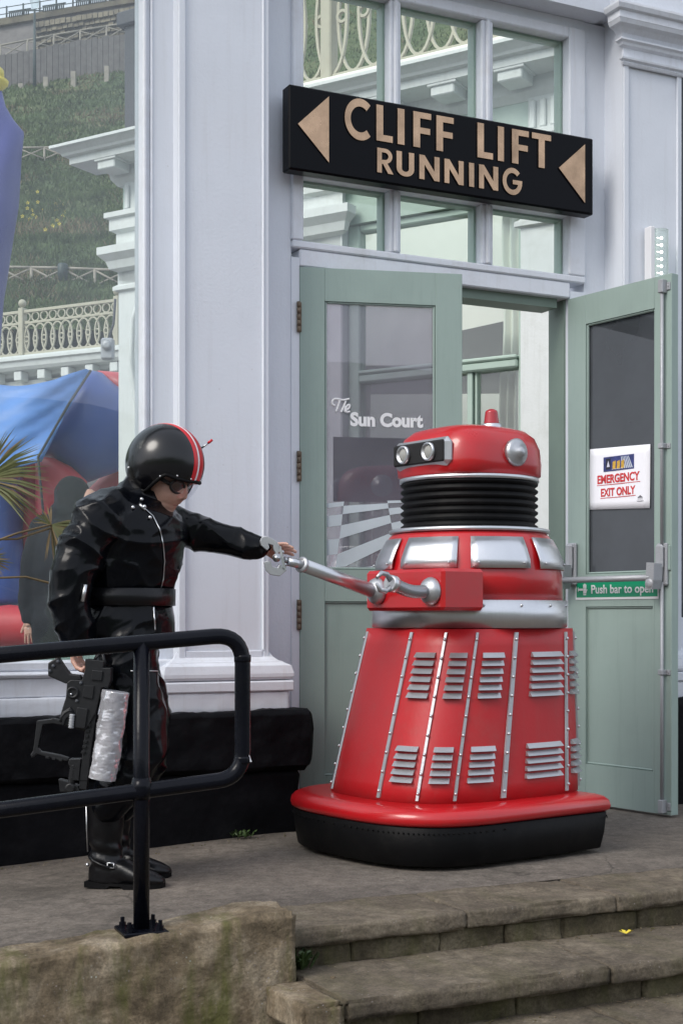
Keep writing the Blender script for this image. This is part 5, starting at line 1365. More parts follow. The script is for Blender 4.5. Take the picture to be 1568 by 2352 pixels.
# belt
m = MB(); m.lathe([(.372,.859),(.386,.861),(.386,.964),(.374,.966)], (0,0,0), 64); m.build('belt', M['alu'], rob)
m = MB()
for k in range(16): a = R(11+22.5*k); m.ball((.386*math.cos(a), .386*math.sin(a), .945), .006, 8, 5)
tag(m.build('belt_rivets', M['silver'], rob), kind='stuff')
# torso drum
m = MB(); m.lathe([(.368,.955),(.366,1.06),(.345,1.15),(.318,1.215),(.300,1.232)], (0,0,0), 64); m.build('torso', M['red'], rob)
# broad silver collar plate made of eight curved sheets
for k in range(8):
    a0, a1 = R(45*k+4), R(45*k+41); m = MB(); vs_ = []; K = 8
    for i in range(K+1):
        a = a0+(a1-a0)*i/K
        for (r, z) in ((.376,1.085),(.372,1.12),(.352,1.165),(.330,1.205)): vs_.append((r*math.cos(a), r*math.sin(a), z))
    m.smooth = True; m.add(vs_, [(i*4+q, i*4+q+1, (i+1)*4+q+1, (i+1)*4+q) for i in range(K) for q in range(3)])
    o = m.build('collar_plate', M['alu'], rob); s_ = o.modifiers.new('t', 'SOLIDIFY'); s_.thickness = .004
    m = MB()
    for i in (1, K-1):
        a = a0+(a1-a0)*i/K; m.ball((.378*math.cos(a), .378*math.sin(a), 1.105), .005, 8, 5)
    m.build('collar_rivet', M['silver'], rob)
# chest housing
m = MB(); m.box(.24, .445, -.355, .10, .925, 1.078, .012); m.build('chest_housing', M['red'], rob)
# sockets
for (y, z) in ((-.02, 1.0), (.295, .995)):
    m = MB(); m.lathe([(.050, 0), (.052, .008), (.046, .022), (.030, .036), (.0, .042)], (.445, y, z), 24, (1,0,0)); m.build('arm_socket', M['silver'], rob)
# neck bellows
prf = [(.262, 1.232)]
for k in range(7): z = 1.244+.028*k; prf += [(.262, z), (.272, z+.008), (.272, z+.014), (.258, z+.024)]
m = MB(); m.lathe(prf + [(.25, 1.445)], (0,0,0), 56); m.build('neck', M['rubber'], rob)
m = MB(); m.lathe([(.300,1.228),(.318,1.231),(.318,1.243),(.300,1.247)], (0,0,0), 56); m.build('neck_ring', M['alu'], rob)
m = MB(); m.lathe([(.262,1.430),(.276,1.432),(.276,1.446),(.262,1.449)], (0,0,0), 56); m.build('neck_ring', M['alu'], rob)
# head: rounded box with flat crown
hd_ = MB(); rings = []
for (z, a) in ((1.447,.235),(1.455,.250),(1.50,.252),(1.56,.246),(1.605,.228),(1.632,.196),(1.645,.15),(1.648,.05)): rings.append(((0,0,z), (a,0,0), (0,a*.96,0)))
hd_.loft(rings, 64, True, 3.4); hd_.build('head', M['red'], rob)
m = MB(); m.box(.215, .262, -.165, .165, 1.478, 1.588, .02); m.build('face_plate', M['silver'], rob)
m = MB(); m.box(.255, .268, -.150, .150, 1.492, 1.576, .008); m.build('visor', M['mesh'], rob)
for y in (-.075, .075):
    m = MB(); m.lathe([(.034, 0), (.036, .02), (.030, .024), (.028, .012)], (.262, y, 1.534), 24, (1,0,0)); e_ = m.build('eye_rim', M['alu'], rob)
    m = MB(); m.lathe([(.028, 0), (.027, .008), (.018, .015), (0, .018)], (.266, y, 1.534), 20, (1,0,0)); m.build('eye_lens', M['curtain'], e_)
for s_ in (-1, 1):
    m = MB(); m.lathe([(.052, 0), (.054, .018), (.044, .028), (.020, .032), (.018, .048), (0, .050)], (-.02, s_*.236, 1.535), 24, (0, s_, 0)); m.build('ear_disc', M['silver'], rob)
bc = rl_(W(1128, 1032, 5.62)); 
m = MB(); m.lathe([(.040,-.02),(.042,.012),(.036,.016)], (bc.x, bc.y, 1.648), 20, (.0,0,1)); b__ = m.build('beacon_base', M['alu'], rob)
m = MB(); prr = [(.030, .014)]
for k in range(6): prr += [(.031-.001*k, .020+.008*k), (.029-.001*k, .024+.008*k)]
m.lathe(prr+[(.022, .068), (.012, .074), (0, .075)], (bc.x, bc.y, 1.648), 20); m.build('beacon_lens', M['redplastic'], b__)
# long arm with gripping claw
wr = rl_(W(660, 1289, 5.07)); sh0 = Vector((.47, -.02, 1.0)); cf = rl_(W(693, 1297, 5.09))
m = MB(); m.tube([sh0, cf], [.0265, .0245], 20); m.build('long_arm', M['alu'], rob)
m = MB(); m.tube([cf, wr], [.0175, .0165], 16); m.build('inner_tube', M['alu'], rob)
ax = (sh0-cf).normalized(); m = MB(); m.lathe([(.018,-.006),(.028,-.005),(.030,.0),(.028,.006),(.0245,.007)], cf, 20, ax); m.build('arm_collar', M['silver'], rob)
JY = 5.03
def jaw(pts, name):
    n = len(pts); f = [rl_(W(x, y, JY)) for x, y in pts]; b = [rl_(W(x, y, JY)+Vector((-.004,.030,0))) for x, y in pts]
    m = MB(); m.add(f+b, [tuple(range(n)), tuple(range(n, 2*n))[::-1]] + [(i, n+i, n+(i+1) % n, (i+1) % n) for i in range(n)])
    o = m.build(name, M['silver'], rob); bv_ = o.modifiers.new('b', 'BEVEL'); bv_.width = .0015; bv_.segments = 2; return o
jaw([(597,1243),(601,1234),(612,1231),(624,1236),(636,1244),(643,1255),(642,1268),(636,1273),(628,1262),(627,1252),(616,1249),(619,1258),(614,1264),(600,1253)], 'claw_jaw')
jaw([(606,1291),(616,1288),(622,1289),(625,1301),(637,1304),(644,1294),(650,1303),(659,1310),(643,1323),(622,1320),(611,1310)], 'claw_jaw')
pv = rl_(W(635, 1281, JY-.012)); pd = (Ri.to_3x3() @ Vector((0, -1, 0)))
m = MB(); m.lathe([(.013,-.03),(.015,-.01),(.015,.0),(.008,.001),(.008,.010),(0,.011)], pv, 16, pd); m.build('claw_pivot', M['alu'], rob)
pl_ = [rl_(W(x, y, JY+.0)) for x, y in ((640,1254),(645,1254),(657,1308),(650,1308))]; pb_ = [rl_(W(x, y, JY+.07)) for x, y in ((641,1254),(646,1254),(658,1308),(651,1308))]
m = MB(); m.add(pl_+pb_, [(0,1,2,3),(7,6,5,4)] + [(i, 4+i, 4+(i+1) % 4, (i+1) % 4) for i in range(4)]); m.build('claw_plate', M['alu'], rob)
m = MB()
for (x, y) in ((649,1268),(655,1297)): m.ball(rl_(W(x, y, JY+.01)), .0065, 10, 6)
m.tube([rl_(W(652,1284,JY+.03)), wr], .010, 12); m.build('claw_bolt', M['silver'], rob)
# short arm: ribbed hose with a mitten clamp
s0 = Vector((.47, .295, .995)); e0 = rl_(W(905, 1342, 5.0))
pts_, rr_ = [], []
for k in range(29): t = k/28; pts_.append(s0.lerp(e0, t)+Vector((0,0,-.012*math.sin(math.pi*t)))); rr_.append(.024 if k % 2 else .019)
m = MB(); m.tube(pts_, rr_, 16); m.build('short_arm', M['silver'], rob)
dv = (e0-s0).normalized(); m = MB(); m.lathe([(.020,-.004),(.030,.0),(.031,.022),(.026,.028)], e0, 20, dv); m.build('short_arm_cuff', M['alu'], rob)
sd_ = dv.cross(Vector((0,0,1))).normalized(); up_ = sd_.cross(dv)
for (q, w_) in ((1, 1), (-1, 1)):
    P = [e0+dv*.02+up_*q*.010, e0+dv*.045+up_*q*.030, e0+dv*.075+up_*q*.030, e0+dv*.098+up_*q*.010]
    m = MB(); m.tube(P, [.010,.0095,.009,.006], 10); m.build('clamp_finger', M['silver'], rob)
# ---------------------------------------------------------------- people
def hand(name, O, fwd, palm_n, sc, fing, mat, parent, thumb_side=1, thumb=None):
    """fwd: wrist to knuckles; palm_n: direction the palm faces; fing: 4 x (spread deg, curl1, curl2, length)"""
    fwd = Vector(fwd).normalized(); pn_ = Vector(palm_n); pn_ = (pn_-fwd*pn_.dot(fwd)).normalized(); sd = fwd.cross(pn_).normalized()*thumb_side
    m = MB(); O = Vector(O)
    # palm
    def el(c, a, b, d): m.loft([(c-fwd*a*.98, sd*b*.25, pn_*d*.25), (c-fwd*a*.7, sd*b*.72, pn_*d*.8), (c, sd*b, pn_*d), (c+fwd*a*.7, sd*b*.95, pn_*d*.85), (c+fwd*a*.98, sd*b*.6, pn_*d*.35)], 16)
    el(O+fwd*.045*sc, .05*sc, .040*sc, .015*sc)
    m.tube([O-fwd*.03*sc, O+fwd*.03*sc], [.027*sc, .028*sc], 14)
    tips = []
    for i, (sp_, c1, c2, ln) in enumerate(fing):
        b = O + fwd*(.082-.006*abs(i-1))*sc + sd*(.029-.0195*i)*sc
        d = (fwd*math.cos(R(sp_)) + sd*math.sin(R(sp_))).normalized(); r = (.0092-.0006*abs(i-1))*sc*(.9 if i == 3 else 1)
        def rotc(d, deg): return (d*math.cos(R(deg)) + pn_*math.sin(R(deg))).normalized()
        d1 = rotc(d, c1*.45); d2 = (d*math.cos(R(c1)) + pn_*math.sin(R(c1))).normalized(); d3 = (d*math.cos(R(c1+c2)) + pn_*math.sin(R(c1+c2))).normalized()
        p0 = b - d*.02*sc; p1 = b + d1*ln*.42*sc; p2 = p1 + d2*ln*.32*sc; p3 = p2 + d3*ln*.26*sc
        m.tube([p0, b, p1, p2, p3-d3*.004*sc, p3], [r*1.05, r*1.08, r, r*.93, r*.82, r*.45], 10); tips.append(p3)
        for q in (p1, p2): m.ball(q, r*1.04, 8, 5)
    t = thumb or (38, 20)
    b = O + fwd*.018*sc + sd*.028*sc; dt = (fwd*math.cos(R(t[0])) + sd*math.sin(R(t[0])) + pn_*math.sin(R(t[1]))).normalized()
    p1 = b+dt*.036*sc; d2 = (dt+fwd*.35).normalized(); p2 = p1+d2*.030*sc; m.tube([b-dt*.012*sc, b, p1, p2-d2*.003*sc, p2], [.014*sc, .0135*sc, .011*sc, .0085*sc, .005*sc], 10)
    return remeshed(m, .0024*sc, 2, None, name, mat, parent)

PY = 4.95
pr = empty('person', loc=(W(300, 2000, PY).x, PY, 0)); o0 = pr.location.copy()
tag(pr, 'person in glossy black suit and red striped helmet, reaching out to the claw', 'person')
def P(x, y, d=0.0): return W(x, y, PY+d) - o0
fw = Vector((.87, -.49, 0)); rt = Vector((-.49, -.87, 0))
b = MB()
# jacket torso
def ring(x, y, a, bb, d=0.0, tl=0.0): return (P(x, y, d), rt*a, (fw*math.cos(tl) + Vector((0,0,-math.sin(tl))))*bb)
b.loft([ring(292,1478,.16,.14), ring(292,1458,.185,.165), ring(291,1420,.185,.165), ring(290,1385,.168,.150), ring(290,1360,.166,.150), ring(292,1320,.180,.168), ring(296,1270,.196,.180), ring(304,1220,.205,.175), ring(310,1180,.195,.150, 0,.2), ring(318,1152,.15,.115,0,.3), ring(328,1132,.085,.085,0,.35), ring(338,1112,.066,.070,0,.4)], 40)
# shoulders and arms
def limb(pts): b.tube([p for p, r in pts], [r for p, r in pts], 18); [b.ball(p, r, 16, 10) for p, r in (pts[0], pts[-1])]
SR, SL = P(228, 1196, -.17), P(392, 1206, .15)
limb([(P(265,1180,-.08), .080), (SR, .092), (P(192,1258,-.20), .082), (P(168,1322,-.22), .078), (P(160,1380,-.22), .072), (P(168,1430,-.21), .066), (P(176,1462,-.20), .060)])
limb([(P(350,1190,.06), .070), (SL, .074), (P(450,1222,.17), .060), (P(505,1237,.17), .057), (P(555,1248,.16), .050), (P(594,1257,.15), .043)])
# hips and baggy trousers
for (sx, dd, kx) in ((-1, -.085, 0), (1, .085, 22)):
    limb([(P(288+kx*.3,1472,dd), .105), (P(300+kx*.5,1560,dd), .098), (P(322+kx*.5,1660,dd), .088), (P(325+kx*.5,1720,dd), .086), (P(300+kx,1775,dd), .082), (P(268+kx,1822,dd), .074), (P(252+kx,1850,dd), .062)])
def ridge(v): return (1-abs(noise.noise(v)))**5
SEG = []
def folds(co, n):
    p = co + o0; k = 0.0
    # long creases: noise stretched along a slanting direction that differs between sleeves, trunk and legs
    wob = Vector((noise.noise(p*3), noise.noise(p*3+Vector((7,1,3))), noise.noise(p*3+Vector((2,9,4)))))*.35
    q = p*5 + wob
    d = Vector((.55, .0, .45)) if p.z > .98 else Vector((.25, 0, .9))
    k += .013*ridge(Vector((q.x*.9 - q.z*.3, q.y*.8, q.z*1.25 + q.x*.7)))
    k += .008*ridge(Vector((q.x*1.3 + q.z*.8, q.y*1.0, q.z*1.9 - q.x*1.1 + 11)))
    k += .0016*ridge(Vector((q.x*3 + 3, q.y*3, q.z*4 - q.x*2)))
    k += .007*noise.noise(p*4.5)
    return (k-.006)*(.35 if p.z < .30 else 1)
suit = remeshed(b, .006, 6, folds, 'body', M['pvc'], pr)
# collar, belt, zip
m = MB(); m.loft([ring(322,1152,.100,.098,0,.35), ring(333,1128,.080,.085,0,.45), ring(340,1112,.074,.080,0,.5), ring(341,1113,.068,.073,0,.5), ring(334,1130,.072,.076,0,.45)], 32, False); m.build('collar', M['leather'], pr)
m = MB(); m.loft([ring(288,1392,.180,.162), ring(288,1391,.186,.168), ring(289,1353,.184,.168), ring(289,1352,.178,.162)], 40, False); m.build('belt', M['leather'], pr)
def surf_pt(x, y):
    """front surface of the suit along the camera ray"""
    o = Vector((0, 0, CZ)) - o0; d = Vector(((x-CX)/F, 1, -(y-HY)/F)).normalized(); best = None
    return o, d
from mathutils.bvhtree import BVHTree
def bvh(o): me = o.data; return BVHTree.FromPolygons([v.co for v in me.vertices], [tuple(p.vertices) for p in me.polygons])
T_ = bvh(suit)
def on_suit(x, y, off=.003):
    o, d = surf_pt(x, y); h = T_.ray_cast(o, d); 
    return (h[0] + h[1]*off) if h[0] is not None else None
def trail(name, pts, r, mat, parent=pr, n=10, off=.003):
    Q = []
    for i in range(len(pts)-1):
        for k in range(n): t = k/n; Q.append((pts[i][0]*(1-t)+pts[i+1][0]*t, pts[i][1]*(1-t)+pts[i+1][1]*t))
    L_ = [on_suit(x, y, off) for x, y in Q]; L_ = [p for p in L_ if p is not None]
    if len(L_) > 2:
        L2 = [L_[0]]
        for p in L_[1:]:
            if (p-L2[-1]).length < .12: L2.append(p)
        return MB().tube(L2, r, 6).build(name, mat, parent)
trail('zip', [(325,1162),(350,1185),(366,1215),(374,1250),(377,1290),(374,1330),(368,1352)], .0020, M['alu'])
trail('zip', [(352,1395),(354,1420),(355,1450)], .0028, M['alu'])
trail('zip_pull', [(322,1161),(334,1172)], .005, M['alu'])
trail('knee_piping', [(300,1541),(345,1541),(385,1543)], .0022, M['alu'])
for (x, y) in ((325,1150),(330,1164),(306,1168),(343,1190)):
    p = on_suit(x, y, .006) or P(x, y, -.1); MB().ball(p, .0065, 10, 6).build('press_stud', M['alu'], pr)
p = on_suit(196, 1362, .004)
if p: MB().tube([p+Vector((.0,-.01,.028)), p+Vector((-.01,-.01,-.028))], .007, 8).build('belt_clip', M['alu'], pr)
# boots
def boot(x0, y0, d, s=1):
    m = MB(); a = P(x0, y0, d); f2 = Vector((.95,-.31,0)); r2 = Vector((-.31,-.95,0))
    z = lambda h: Vector((0,0,h)); g = ramp_z((a+o0).x) ; base = Vector((a.x, a.y, g))
    m.loft([(base+z(.30), f2*.066, r2*.062), (base+z(.20), f2*.062, r2*.058), (base+z(.13), f2*.054, r2*.050), (base+z(.09)+f2*.01, f2*.066, r2*.046), (base+z(.045)+f2*.02, f2*.085, r2*.044), (base+z(.02)+f2*.02, f2*.085, r2*.044)], 24)
    m.loft([(base+f2*.0+z(.055), r2*.042, z(.05)), (base+f2*.08+z(.058), r2*.044, z(.046)), (base+f2*.13+z(.045), r2*.047, z(.033)), (base+f2*.18+z(.038), r2*.044, z(.024)), (base+f2*.212+z(.034), r2*.028, z(.014)), (base+f2*.222+z(.033), r2*.010, z(.006))], 20)
    def fold(co, n):
        h = co.z - g; return (.006*math.sin(h*110+co.x*30)*math.exp(-((h-.12)/.035)**2) + .0015*noise.noise(co*30))
    o = remeshed(m, .005, 3, fold, 'boot', M['leather'], pr)
    s_ = MB(); n = 20; P2 = []
    for k in range(n+1):
        t = k/n; x = -.065+.285*t; w_ = .040*(1-max(0, (t-.75)/.25)**2*.8)*(.85+.15*math.sin(t*math.pi)) + .006*(t > .5); P2.append((x, w_))
    vs_ = []
    for (x, w_) in P2:
        zz = .001 if x < .03 or x > .09 else .012
        up_ = .012*max(0, (x-.15)/.07)**2
        for (yy, h) in ((-w_, zz+up_), (w_, zz+up_), (w_, .022+up_), (-w_, .022+up_)): q = base+f2*x+r2*yy+z(h); vs_.append(q)
    s_.add(vs_, [(k*4+i, k*4+(i+1) % 4, (k+1)*4+(i+1) % 4, (k+1)*4+i) for k in range(n) for i in range(4)] + [(0,3,2,1), (n*4, n*4+1, n*4+2, n*4+3)])
    s_.build('sole', M['rubber'], o)
    st_ = MB(); K = 16; pts = []
    for k in range(K+1): a_ = math.pi*2*k/K; pts.append(base+f2*(.008+.064*math.cos(a_))+r2*.056*math.sin(a_)+z(.088+.022*math.cos(a_)*-1))
    st_.tube(pts, .0055, 6); st_.build('strap', M['leather'], o)
    bk_ = MB(); c = base+f2*.045+r2*.05+z(.085); q = .012
    bk_.tube([c+f2*q+z(q*.7), c+f2*q-z(q*.7), c-f2*q-z(q*.7), c-f2*q+z(q*.7), c+f2*q+z(q*.7)], .0022, 6); bk_.ball(base-f2*.064+z(.075)+r2*.01, .007, 8, 5); bk_.build('buckle', M['alu'], o)
    MB().tube([base-f2*.062+z(.12)+r2*.012, base-f2*.066+z(.20)+r2*.012, base-f2*.068+z(.30)+r2*.012], .0028, 6).build('boot_zip', M['alu'], o)
boot(243, 2020, -.06); boot(262, 1990, .13)
# far hand, open, palm up, fingers fanned
WL = P(604, 1262, .145)
hand('hand', WL, (1.0, .0, .10), (.1, -.55, -.75), .76, [(13, 16, 16, .072), (5, 18, 16, .080), (-4, 18, 16, .074), (-13, 20, 18, .060)], M['skin'], pr, 1, (40, 22))
# near hand, round the grip
WR = P(172, 1470, -.20)
hand('hand', WR, (.12, -.05, -1.0), (.75, -.25, .0), .92, [(4, 62, 62, .070), (1, 66, 62, .078), (-3, 68, 62, .072), (-7, 70, 60, .058)], M['skin'], pr, 1, (26, 60))

# head, built in its own axes: x forward, z up, y left
hw = P(372, 1096, .0)
hf = Vector((.80, -.36, -.47)).normalized(); hl = Vector((0,0,1)).cross(hf).normalized(); hu_ = hf.cross(hl).normalized()
Hm = Matrix((( hf.x, hl.x, hu_.x, hw.x), (hf.y, hl.y, hu_.y, hw.y), (hf.z, hl.z, hu_.z, hw.z), (0,0,0,1)))
def H(x, y, z): return Hm @ Vector((x, y, z))
m = MB(); R3 = Hm.to_3x3()
m.ball(H(-.005,0,.02), .1, 24, 16, (.98,.78,1.10), R3)
def E(x, y, z, a_, b_, c_): m.ball(H(x, y, z), 1.0, 24, 14, (a_, b_, c_), R3)
E(.032,0,-.024,.076,.070,.076)        # cheeks
E(.030,0,-.064,.066,.058,.060)        # jaw
E(.058,0,-.097,.036,.038,.030)        # chin
E(.010,0,-.090,.052,.050,.040)        # underside
m.loft([(H(.090,0,.022), R3@Vector((.012,0,0)), R3@Vector((0,.010,0))), (H(.104,0,-.002), R3@Vector((.014,0,0)), R3@Vector((0,.010,0))), (H(.109,0,-.022), R3@Vector((.015,0,0)), R3@Vector((0,.012,0))), (H(.102,0,-.034), R3@Vector((.010,0,0)), R3@Vector((0,.011,0)))], 14)
for s_ in (-1, 1): E(.103, s_*.013, -.030, .009, .008, .008)
E(.084,0,-.051,.016,.024,.009); E(.082,0,-.068,.015,.021,.009)
m.tube([H(-.02,0,-.05), P(336,1128)], [.058, .064], 20)
head = remeshed(m, .0035, 5, lambda co, n: .0012*noise.noise(co*28) + .0006*noise.noise(co*60), 'head', M['skin'], pr)
lp_ = MB()
lp_.tube([H(.0965, y*.001, -.0595 - .0015*abs(y)/24*2) - R3@Vector((abs(y)**2*.00002,0,0)) for y in range(-22, 23, 4)], [.001]+[.0030]*10+[.001], 8); lp_.build('mouth', M['lips'], head)
# helmet
HC = H(-.010, 0, .045); HR_ = .139
m = MB(); m.smooth = True; NA, NB = 72, 44; vs_ = []
def helm_low(az):
    """lower edge polar angle of the shell for azimuth az (0 = front)"""
    a = abs(math.atan2(math.sin(az), math.cos(az)))
    if a < R(52): return R(90) + R(4)*math.sin(a/R(52)*math.pi/2)
    if a < R(78): t = (a-R(52))/R(26); t = t*t*(3-2*t); return R(94)+R(42)*t
    return R(136) + R(4)*math.sin((a-R(78)))
def hsh(az, th, r=1.0):
    d = Vector((math.sin(th)*math.cos(az), math.sin(th)*math.sin(az)*.94, math.cos(th)*1.02)); return HC + R3 @ (d*HR_*r)
for j in range(NB+1):
    for i in range(NA): az = 2*math.pi*i/NA; vs_.append(hsh(az, max(.0001, helm_low(az)*j/NB)))
m.add(vs_, [(j*NA+i, (j+1)*NA+i, (j+1)*NA+(i+1) % NA, j*NA+(i+1) % NA) for j in range(NB) for i in range(NA)])
hel = m.build('helmet', M['helmet'], pr); s_ = hel.modifiers.new('t', 'SOLIDIFY'); s_.thickness = .012; s_.offset = -1
m = MB(); m.tube([hsh(2*math.pi*i/120, helm_low(2*math.pi*i/120), .995) for i in range(120)], .0065, 8, False, True); m.build('edge_trim', M['rubber'], hel)
def stripe(w0, w1, r, mat, name):
    m = MB(); m.smooth = True; vs_ = []; n = 48
    for k in range(n+1):
        th = R(94) - R(210)*k/n
        for wi in range(9):
            w_ = w0+(w1-w0)*wi/8
            d = Vector((math.sin(th), w_, math.cos(th)*1.02)); l_ = math.sqrt(max(0, 1-(w_/.94)**2)); d = Vector((math.sin(th)*l_, w_, math.cos(th)*l_*1.02)); vs_.append(HC + R3 @ (d*HR_*r))
    m.add(vs_, [(k*9+q_, k*9+q_+1, k*9+q_+10, k*9+q_+9) for k in range(n) for q_ in range(8)]); o = m.build(name, mat, hel); q = o.modifiers.new('t', 'SOLIDIFY'); q.thickness = .0008
stripe(-.23, .23, 1.004, M['hred'], 'red_stripe')
stripe(-.085, -.025, 1.009, M['white'], 'white_line')
for a in (-60, -38, -14, 14, 38, 60):
    p = hsh(R(a), helm_low(R(a))-R(4), 1.01); MB().ball(p, .0035, 8, 5).build('stud', M['alu'], hel)
for a in (-118, 118): MB().ball(hsh(R(a), R(112), 1.005), .0045, 8, 5).build('stud', M['alu'], hel)
a0_, a1_ = hsh(R(12), R(48), .99), hsh(R(12), R(48), .99) + R3 @ Vector((.036, .012, .030))
d_ = (W(488, 1010, PY+.02)-o0) ; a0_ = W(463, 1029, PY+.02)-o0
MB().tube([a0_, a0_.lerp(d_, .6)], .0035, 8).build('aerial', M['alu'], hel); MB().tube([a0_.lerp(d_, .6), d_], [.005,.0045], 8).build('aerial_tip', M['hred'], hel)
# clear visor under the helmet rim and goggles
m = MB(); m.smooth = True; vs_ = []; na = 24
for j in range(8):
    for i in range(na+1):
        az = R(-54 + 108*i/na); th = R(94) + R(28)*j/7*(1-.25*abs(az)/R(54)); vs_.append(hsh(az, th, 1.00 + .05*j/7))
m.add(vs_, [(j*(na+1)+i, j*(na+1)+i+1, (j+1)*(na+1)+i+1, (j+1)*(na+1)+i) for j in range(7) for i in range(na)]); m.build('visor', M['clear'], hel)
gg = MB()
for s_ in (-1, 1):
    ctr = []
    for k in range(20):
        a = 2*math.pi*k/20; y, z = math.cos(a)*.031, math.sin(a)*.021; yy = s_*(.036) + y; ctr.append(H(.098 - .9*abs(yy)**1.6*1.6 + .004, yy, .002 + z + .004*abs(yy)/.05))
    gg.tube(ctr, .0048, 8, False, True)
gg.tube([H(.097, -.008, .004), H(.103, 0, .006), H(.097, .008, .004)], .005, 8)
for s_ in (-1, 1): gg.tube([H(.078, s_*.064, .006), H(.050, s_*.078, .008), H(.0, s_*.084, .012)], [.007,.007,.004], 8)
go = gg.build('goggles', M['gunblack'], head)
ln = MB()
for s_ in (-1, 1):
    vs_ = [H(.098 - .9*.036**1.6*1.6 + .008, s_*.036, .003)]
    for k in range(20):
        a = 2*math.pi*k/20; y, z = math.cos(a)*.030, math.sin(a)*.020; yy = s_*.036 + y; vs_.append(H(.098 - .9*abs(yy)**1.6*1.6 + .004, yy, .002 + z + .004*abs(yy)/.05))
    ln.smooth = True; ln.add(vs_, [(0, 1+k, 1+(k+1) % 20) for k in range(20)])
ln.build('goggle_lens', paint('dark_red_lens', (.035,.012,.014), .12, bump=0, spec=.8, coat=.4), go)

# ---------------------------------------------------------------- toy blaster hanging from the near hand
GY = -.24
gu = empty('toy_blaster', loc=W(170, 1600, PY+GY)); g0 = gu.location.copy()
tag(gu, 'black plastic toy blaster with shoulder frame, held muzzle down in the near hand', 'toy gun')
def gp(x, y, d=0.0): return W(x, y, PY+GY+d) - g0
def plate(name, pts, d0, d1, mat=None, bev=.0025, par=None):
    n = len(pts); f = [gp(x, y, d0) for x, y in pts]; b2 = [gp(x, y, d0)+Vector((0, d1-d0, 0)) for x, y in pts]
    m = MB(); m.add(f+b2, [tuple(range(n)), tuple(range(n, 2*n))[::-1]] + [(i, n+i, n+(i+1) % n, (i+1) % n) for i in range(n)])
    o = m.build(name, mat or M['gunblack'], par or gu)
    if bev: q = o.modifiers.new('b', 'BEVEL'); q.width = bev; q.segments = 2
    return o
s2 = lambda pts: [(x*.46, 1380+y*.46) for x, y in pts]       # from the enlarged survey view
plate('grip', s2([(240,310),(290,280),(330,340),(350,365),(400,372),(410,395),(370,400),(330,415),(240,375)]), -.020, .016, bev=.004)
plate('receiver', s2([(425,290),(520,300),(515,335),(555,335),(552,400),(540,430),(505,435),(500,470),(478,560),(430,645),(300,615),(305,560),(330,480),(335,410),(352,395),(410,395),(425,345)]), -.028, .024)
plate('side_panel', s2([(385,530),(440,540),(425,640),(370,632)]), -.036, -.027)
plate('side_panel', s2([(460,345),(515,350),(508,400),(455,395)]), -.034, -.027)
plate('side_panel', s2([(420,420),(470,425),(462,490),(412,480)]), -.034, -.027, bev=.001)
plate('magazine', s2([(305,560),(352,530),(366,560),(330,590),(318,625),(298,610)]), -.038, -.012)
plate('rail_bar', s2([(475,430),(500,436),(450,780),(438,900),(395,900),(425,650),(440,560)]), -.020, .016)
for k in range(12):
    x, y = 470-2.6*k*2.2, 450+34*k*.8; plate('rail_notch', s2([(x, y), (x+18, y+3), (x+15, y+16), (x-3, y+13)]), -.026, -.019, bev=.0008)
plate('shoulder_frame', s2([(185,598),(255,590),(262,585),(350,610),(440,645),(436,655),(345,628),(262,612),(215,618),(190,735),(205,752),(300,770),(345,785),(340,800),(290,795),(185,765),(160,785),(152,770),(165,750),(170,720)]), -.012, .012)
for (x, y) in ((230,775),(262,782),(296,788)): plate('frame_lug', s2([(x,y),(x+16,y+3),(x+14,y+14),(x-2,y+11)]), -.016, .014, bev=.001)
plate('barrel_block', s2([(345,790),(405,790),(400,830),(395,900),(345,895),(350,830),(340,815)]), -.024, .020)
m = MB()
a_, b_ = gp(*s2([(372,815)])[0], -.012), gp(*s2([(352,940)])[0], -.012)
pts_ = [a_.lerp(b_, k/20) for k in range(21)]; m.tube(pts_, [.014 if k % 2 else .011 for k in range(21)], 14); m.build('barrel', M['gunblack'], gu)
plate('foregrip', s2([(398,880),(440,885),(432,945),(395,940)]), -.018, .014)
plate('muzzle_block', s2([(292,890),(345,905),(390,925),(400,955),(300,955),(296,925)]), -.022, .018)
m = MB(); c = gp(*s2([(352,935)])[0], -.022); m.lathe([(.010,0),(.016,.001),(.016,.008),(.010,.008)], c, 18, (0,-1,0)); m.build('muzzle_ring', M['gunblack'], gu)
m = MB(); c = gp(*s2([(365,458)])[0], -.028); m.lathe([(.012,-.006),(.020,.0),(.020,.007),(.014,.008),(.011,.002)], c, 20, (0,-1,0)); m.build('pivot_boss', M['gunblack'], gu)
m = MB(); m.ball(gp(*s2([(356,466)])[0], -.034), .004, 8, 5); m.build('screw', M['alu'], gu)
for (x, y) in ((290,303),(268,325),(250,350),(405,410),(385,500)): MB().lathe([(.006,0),(.006,.003),(0,.004)], gp(*s2([(x,y)])[0], -.021 if x < 300 else -.029), 8, (0,-1,0)).build('screw', M['slate'], gu)
m = MB(); p0 = gp(*s2([(305,610)])[0], -.036); m.tube([gp(*s2([q])[0], -.034) for q in ((305,605),(308,580),(325,560),(345,548),(362,552))], .006, 8); m.build('lever', M['gunblack'], gu)
m = MB(); pts_ = [gp(*s2([(362+ (k % 2)*0 - k*.6, 565+6*k)])[0], -.036) for k in range(13)]; m.tube(pts_, [.010 if k % 2 else .007 for k in range(13)], 10); m.build('spring', M['greyhw'], gu)
m = MB(); m.tube([gp(*s2([q])[0], -.01) for q in ((470,300),(495,262),(515,265),(522,300),(515,340))], .005, 8); m.build('sling_loop', M['gunblack'], gu)
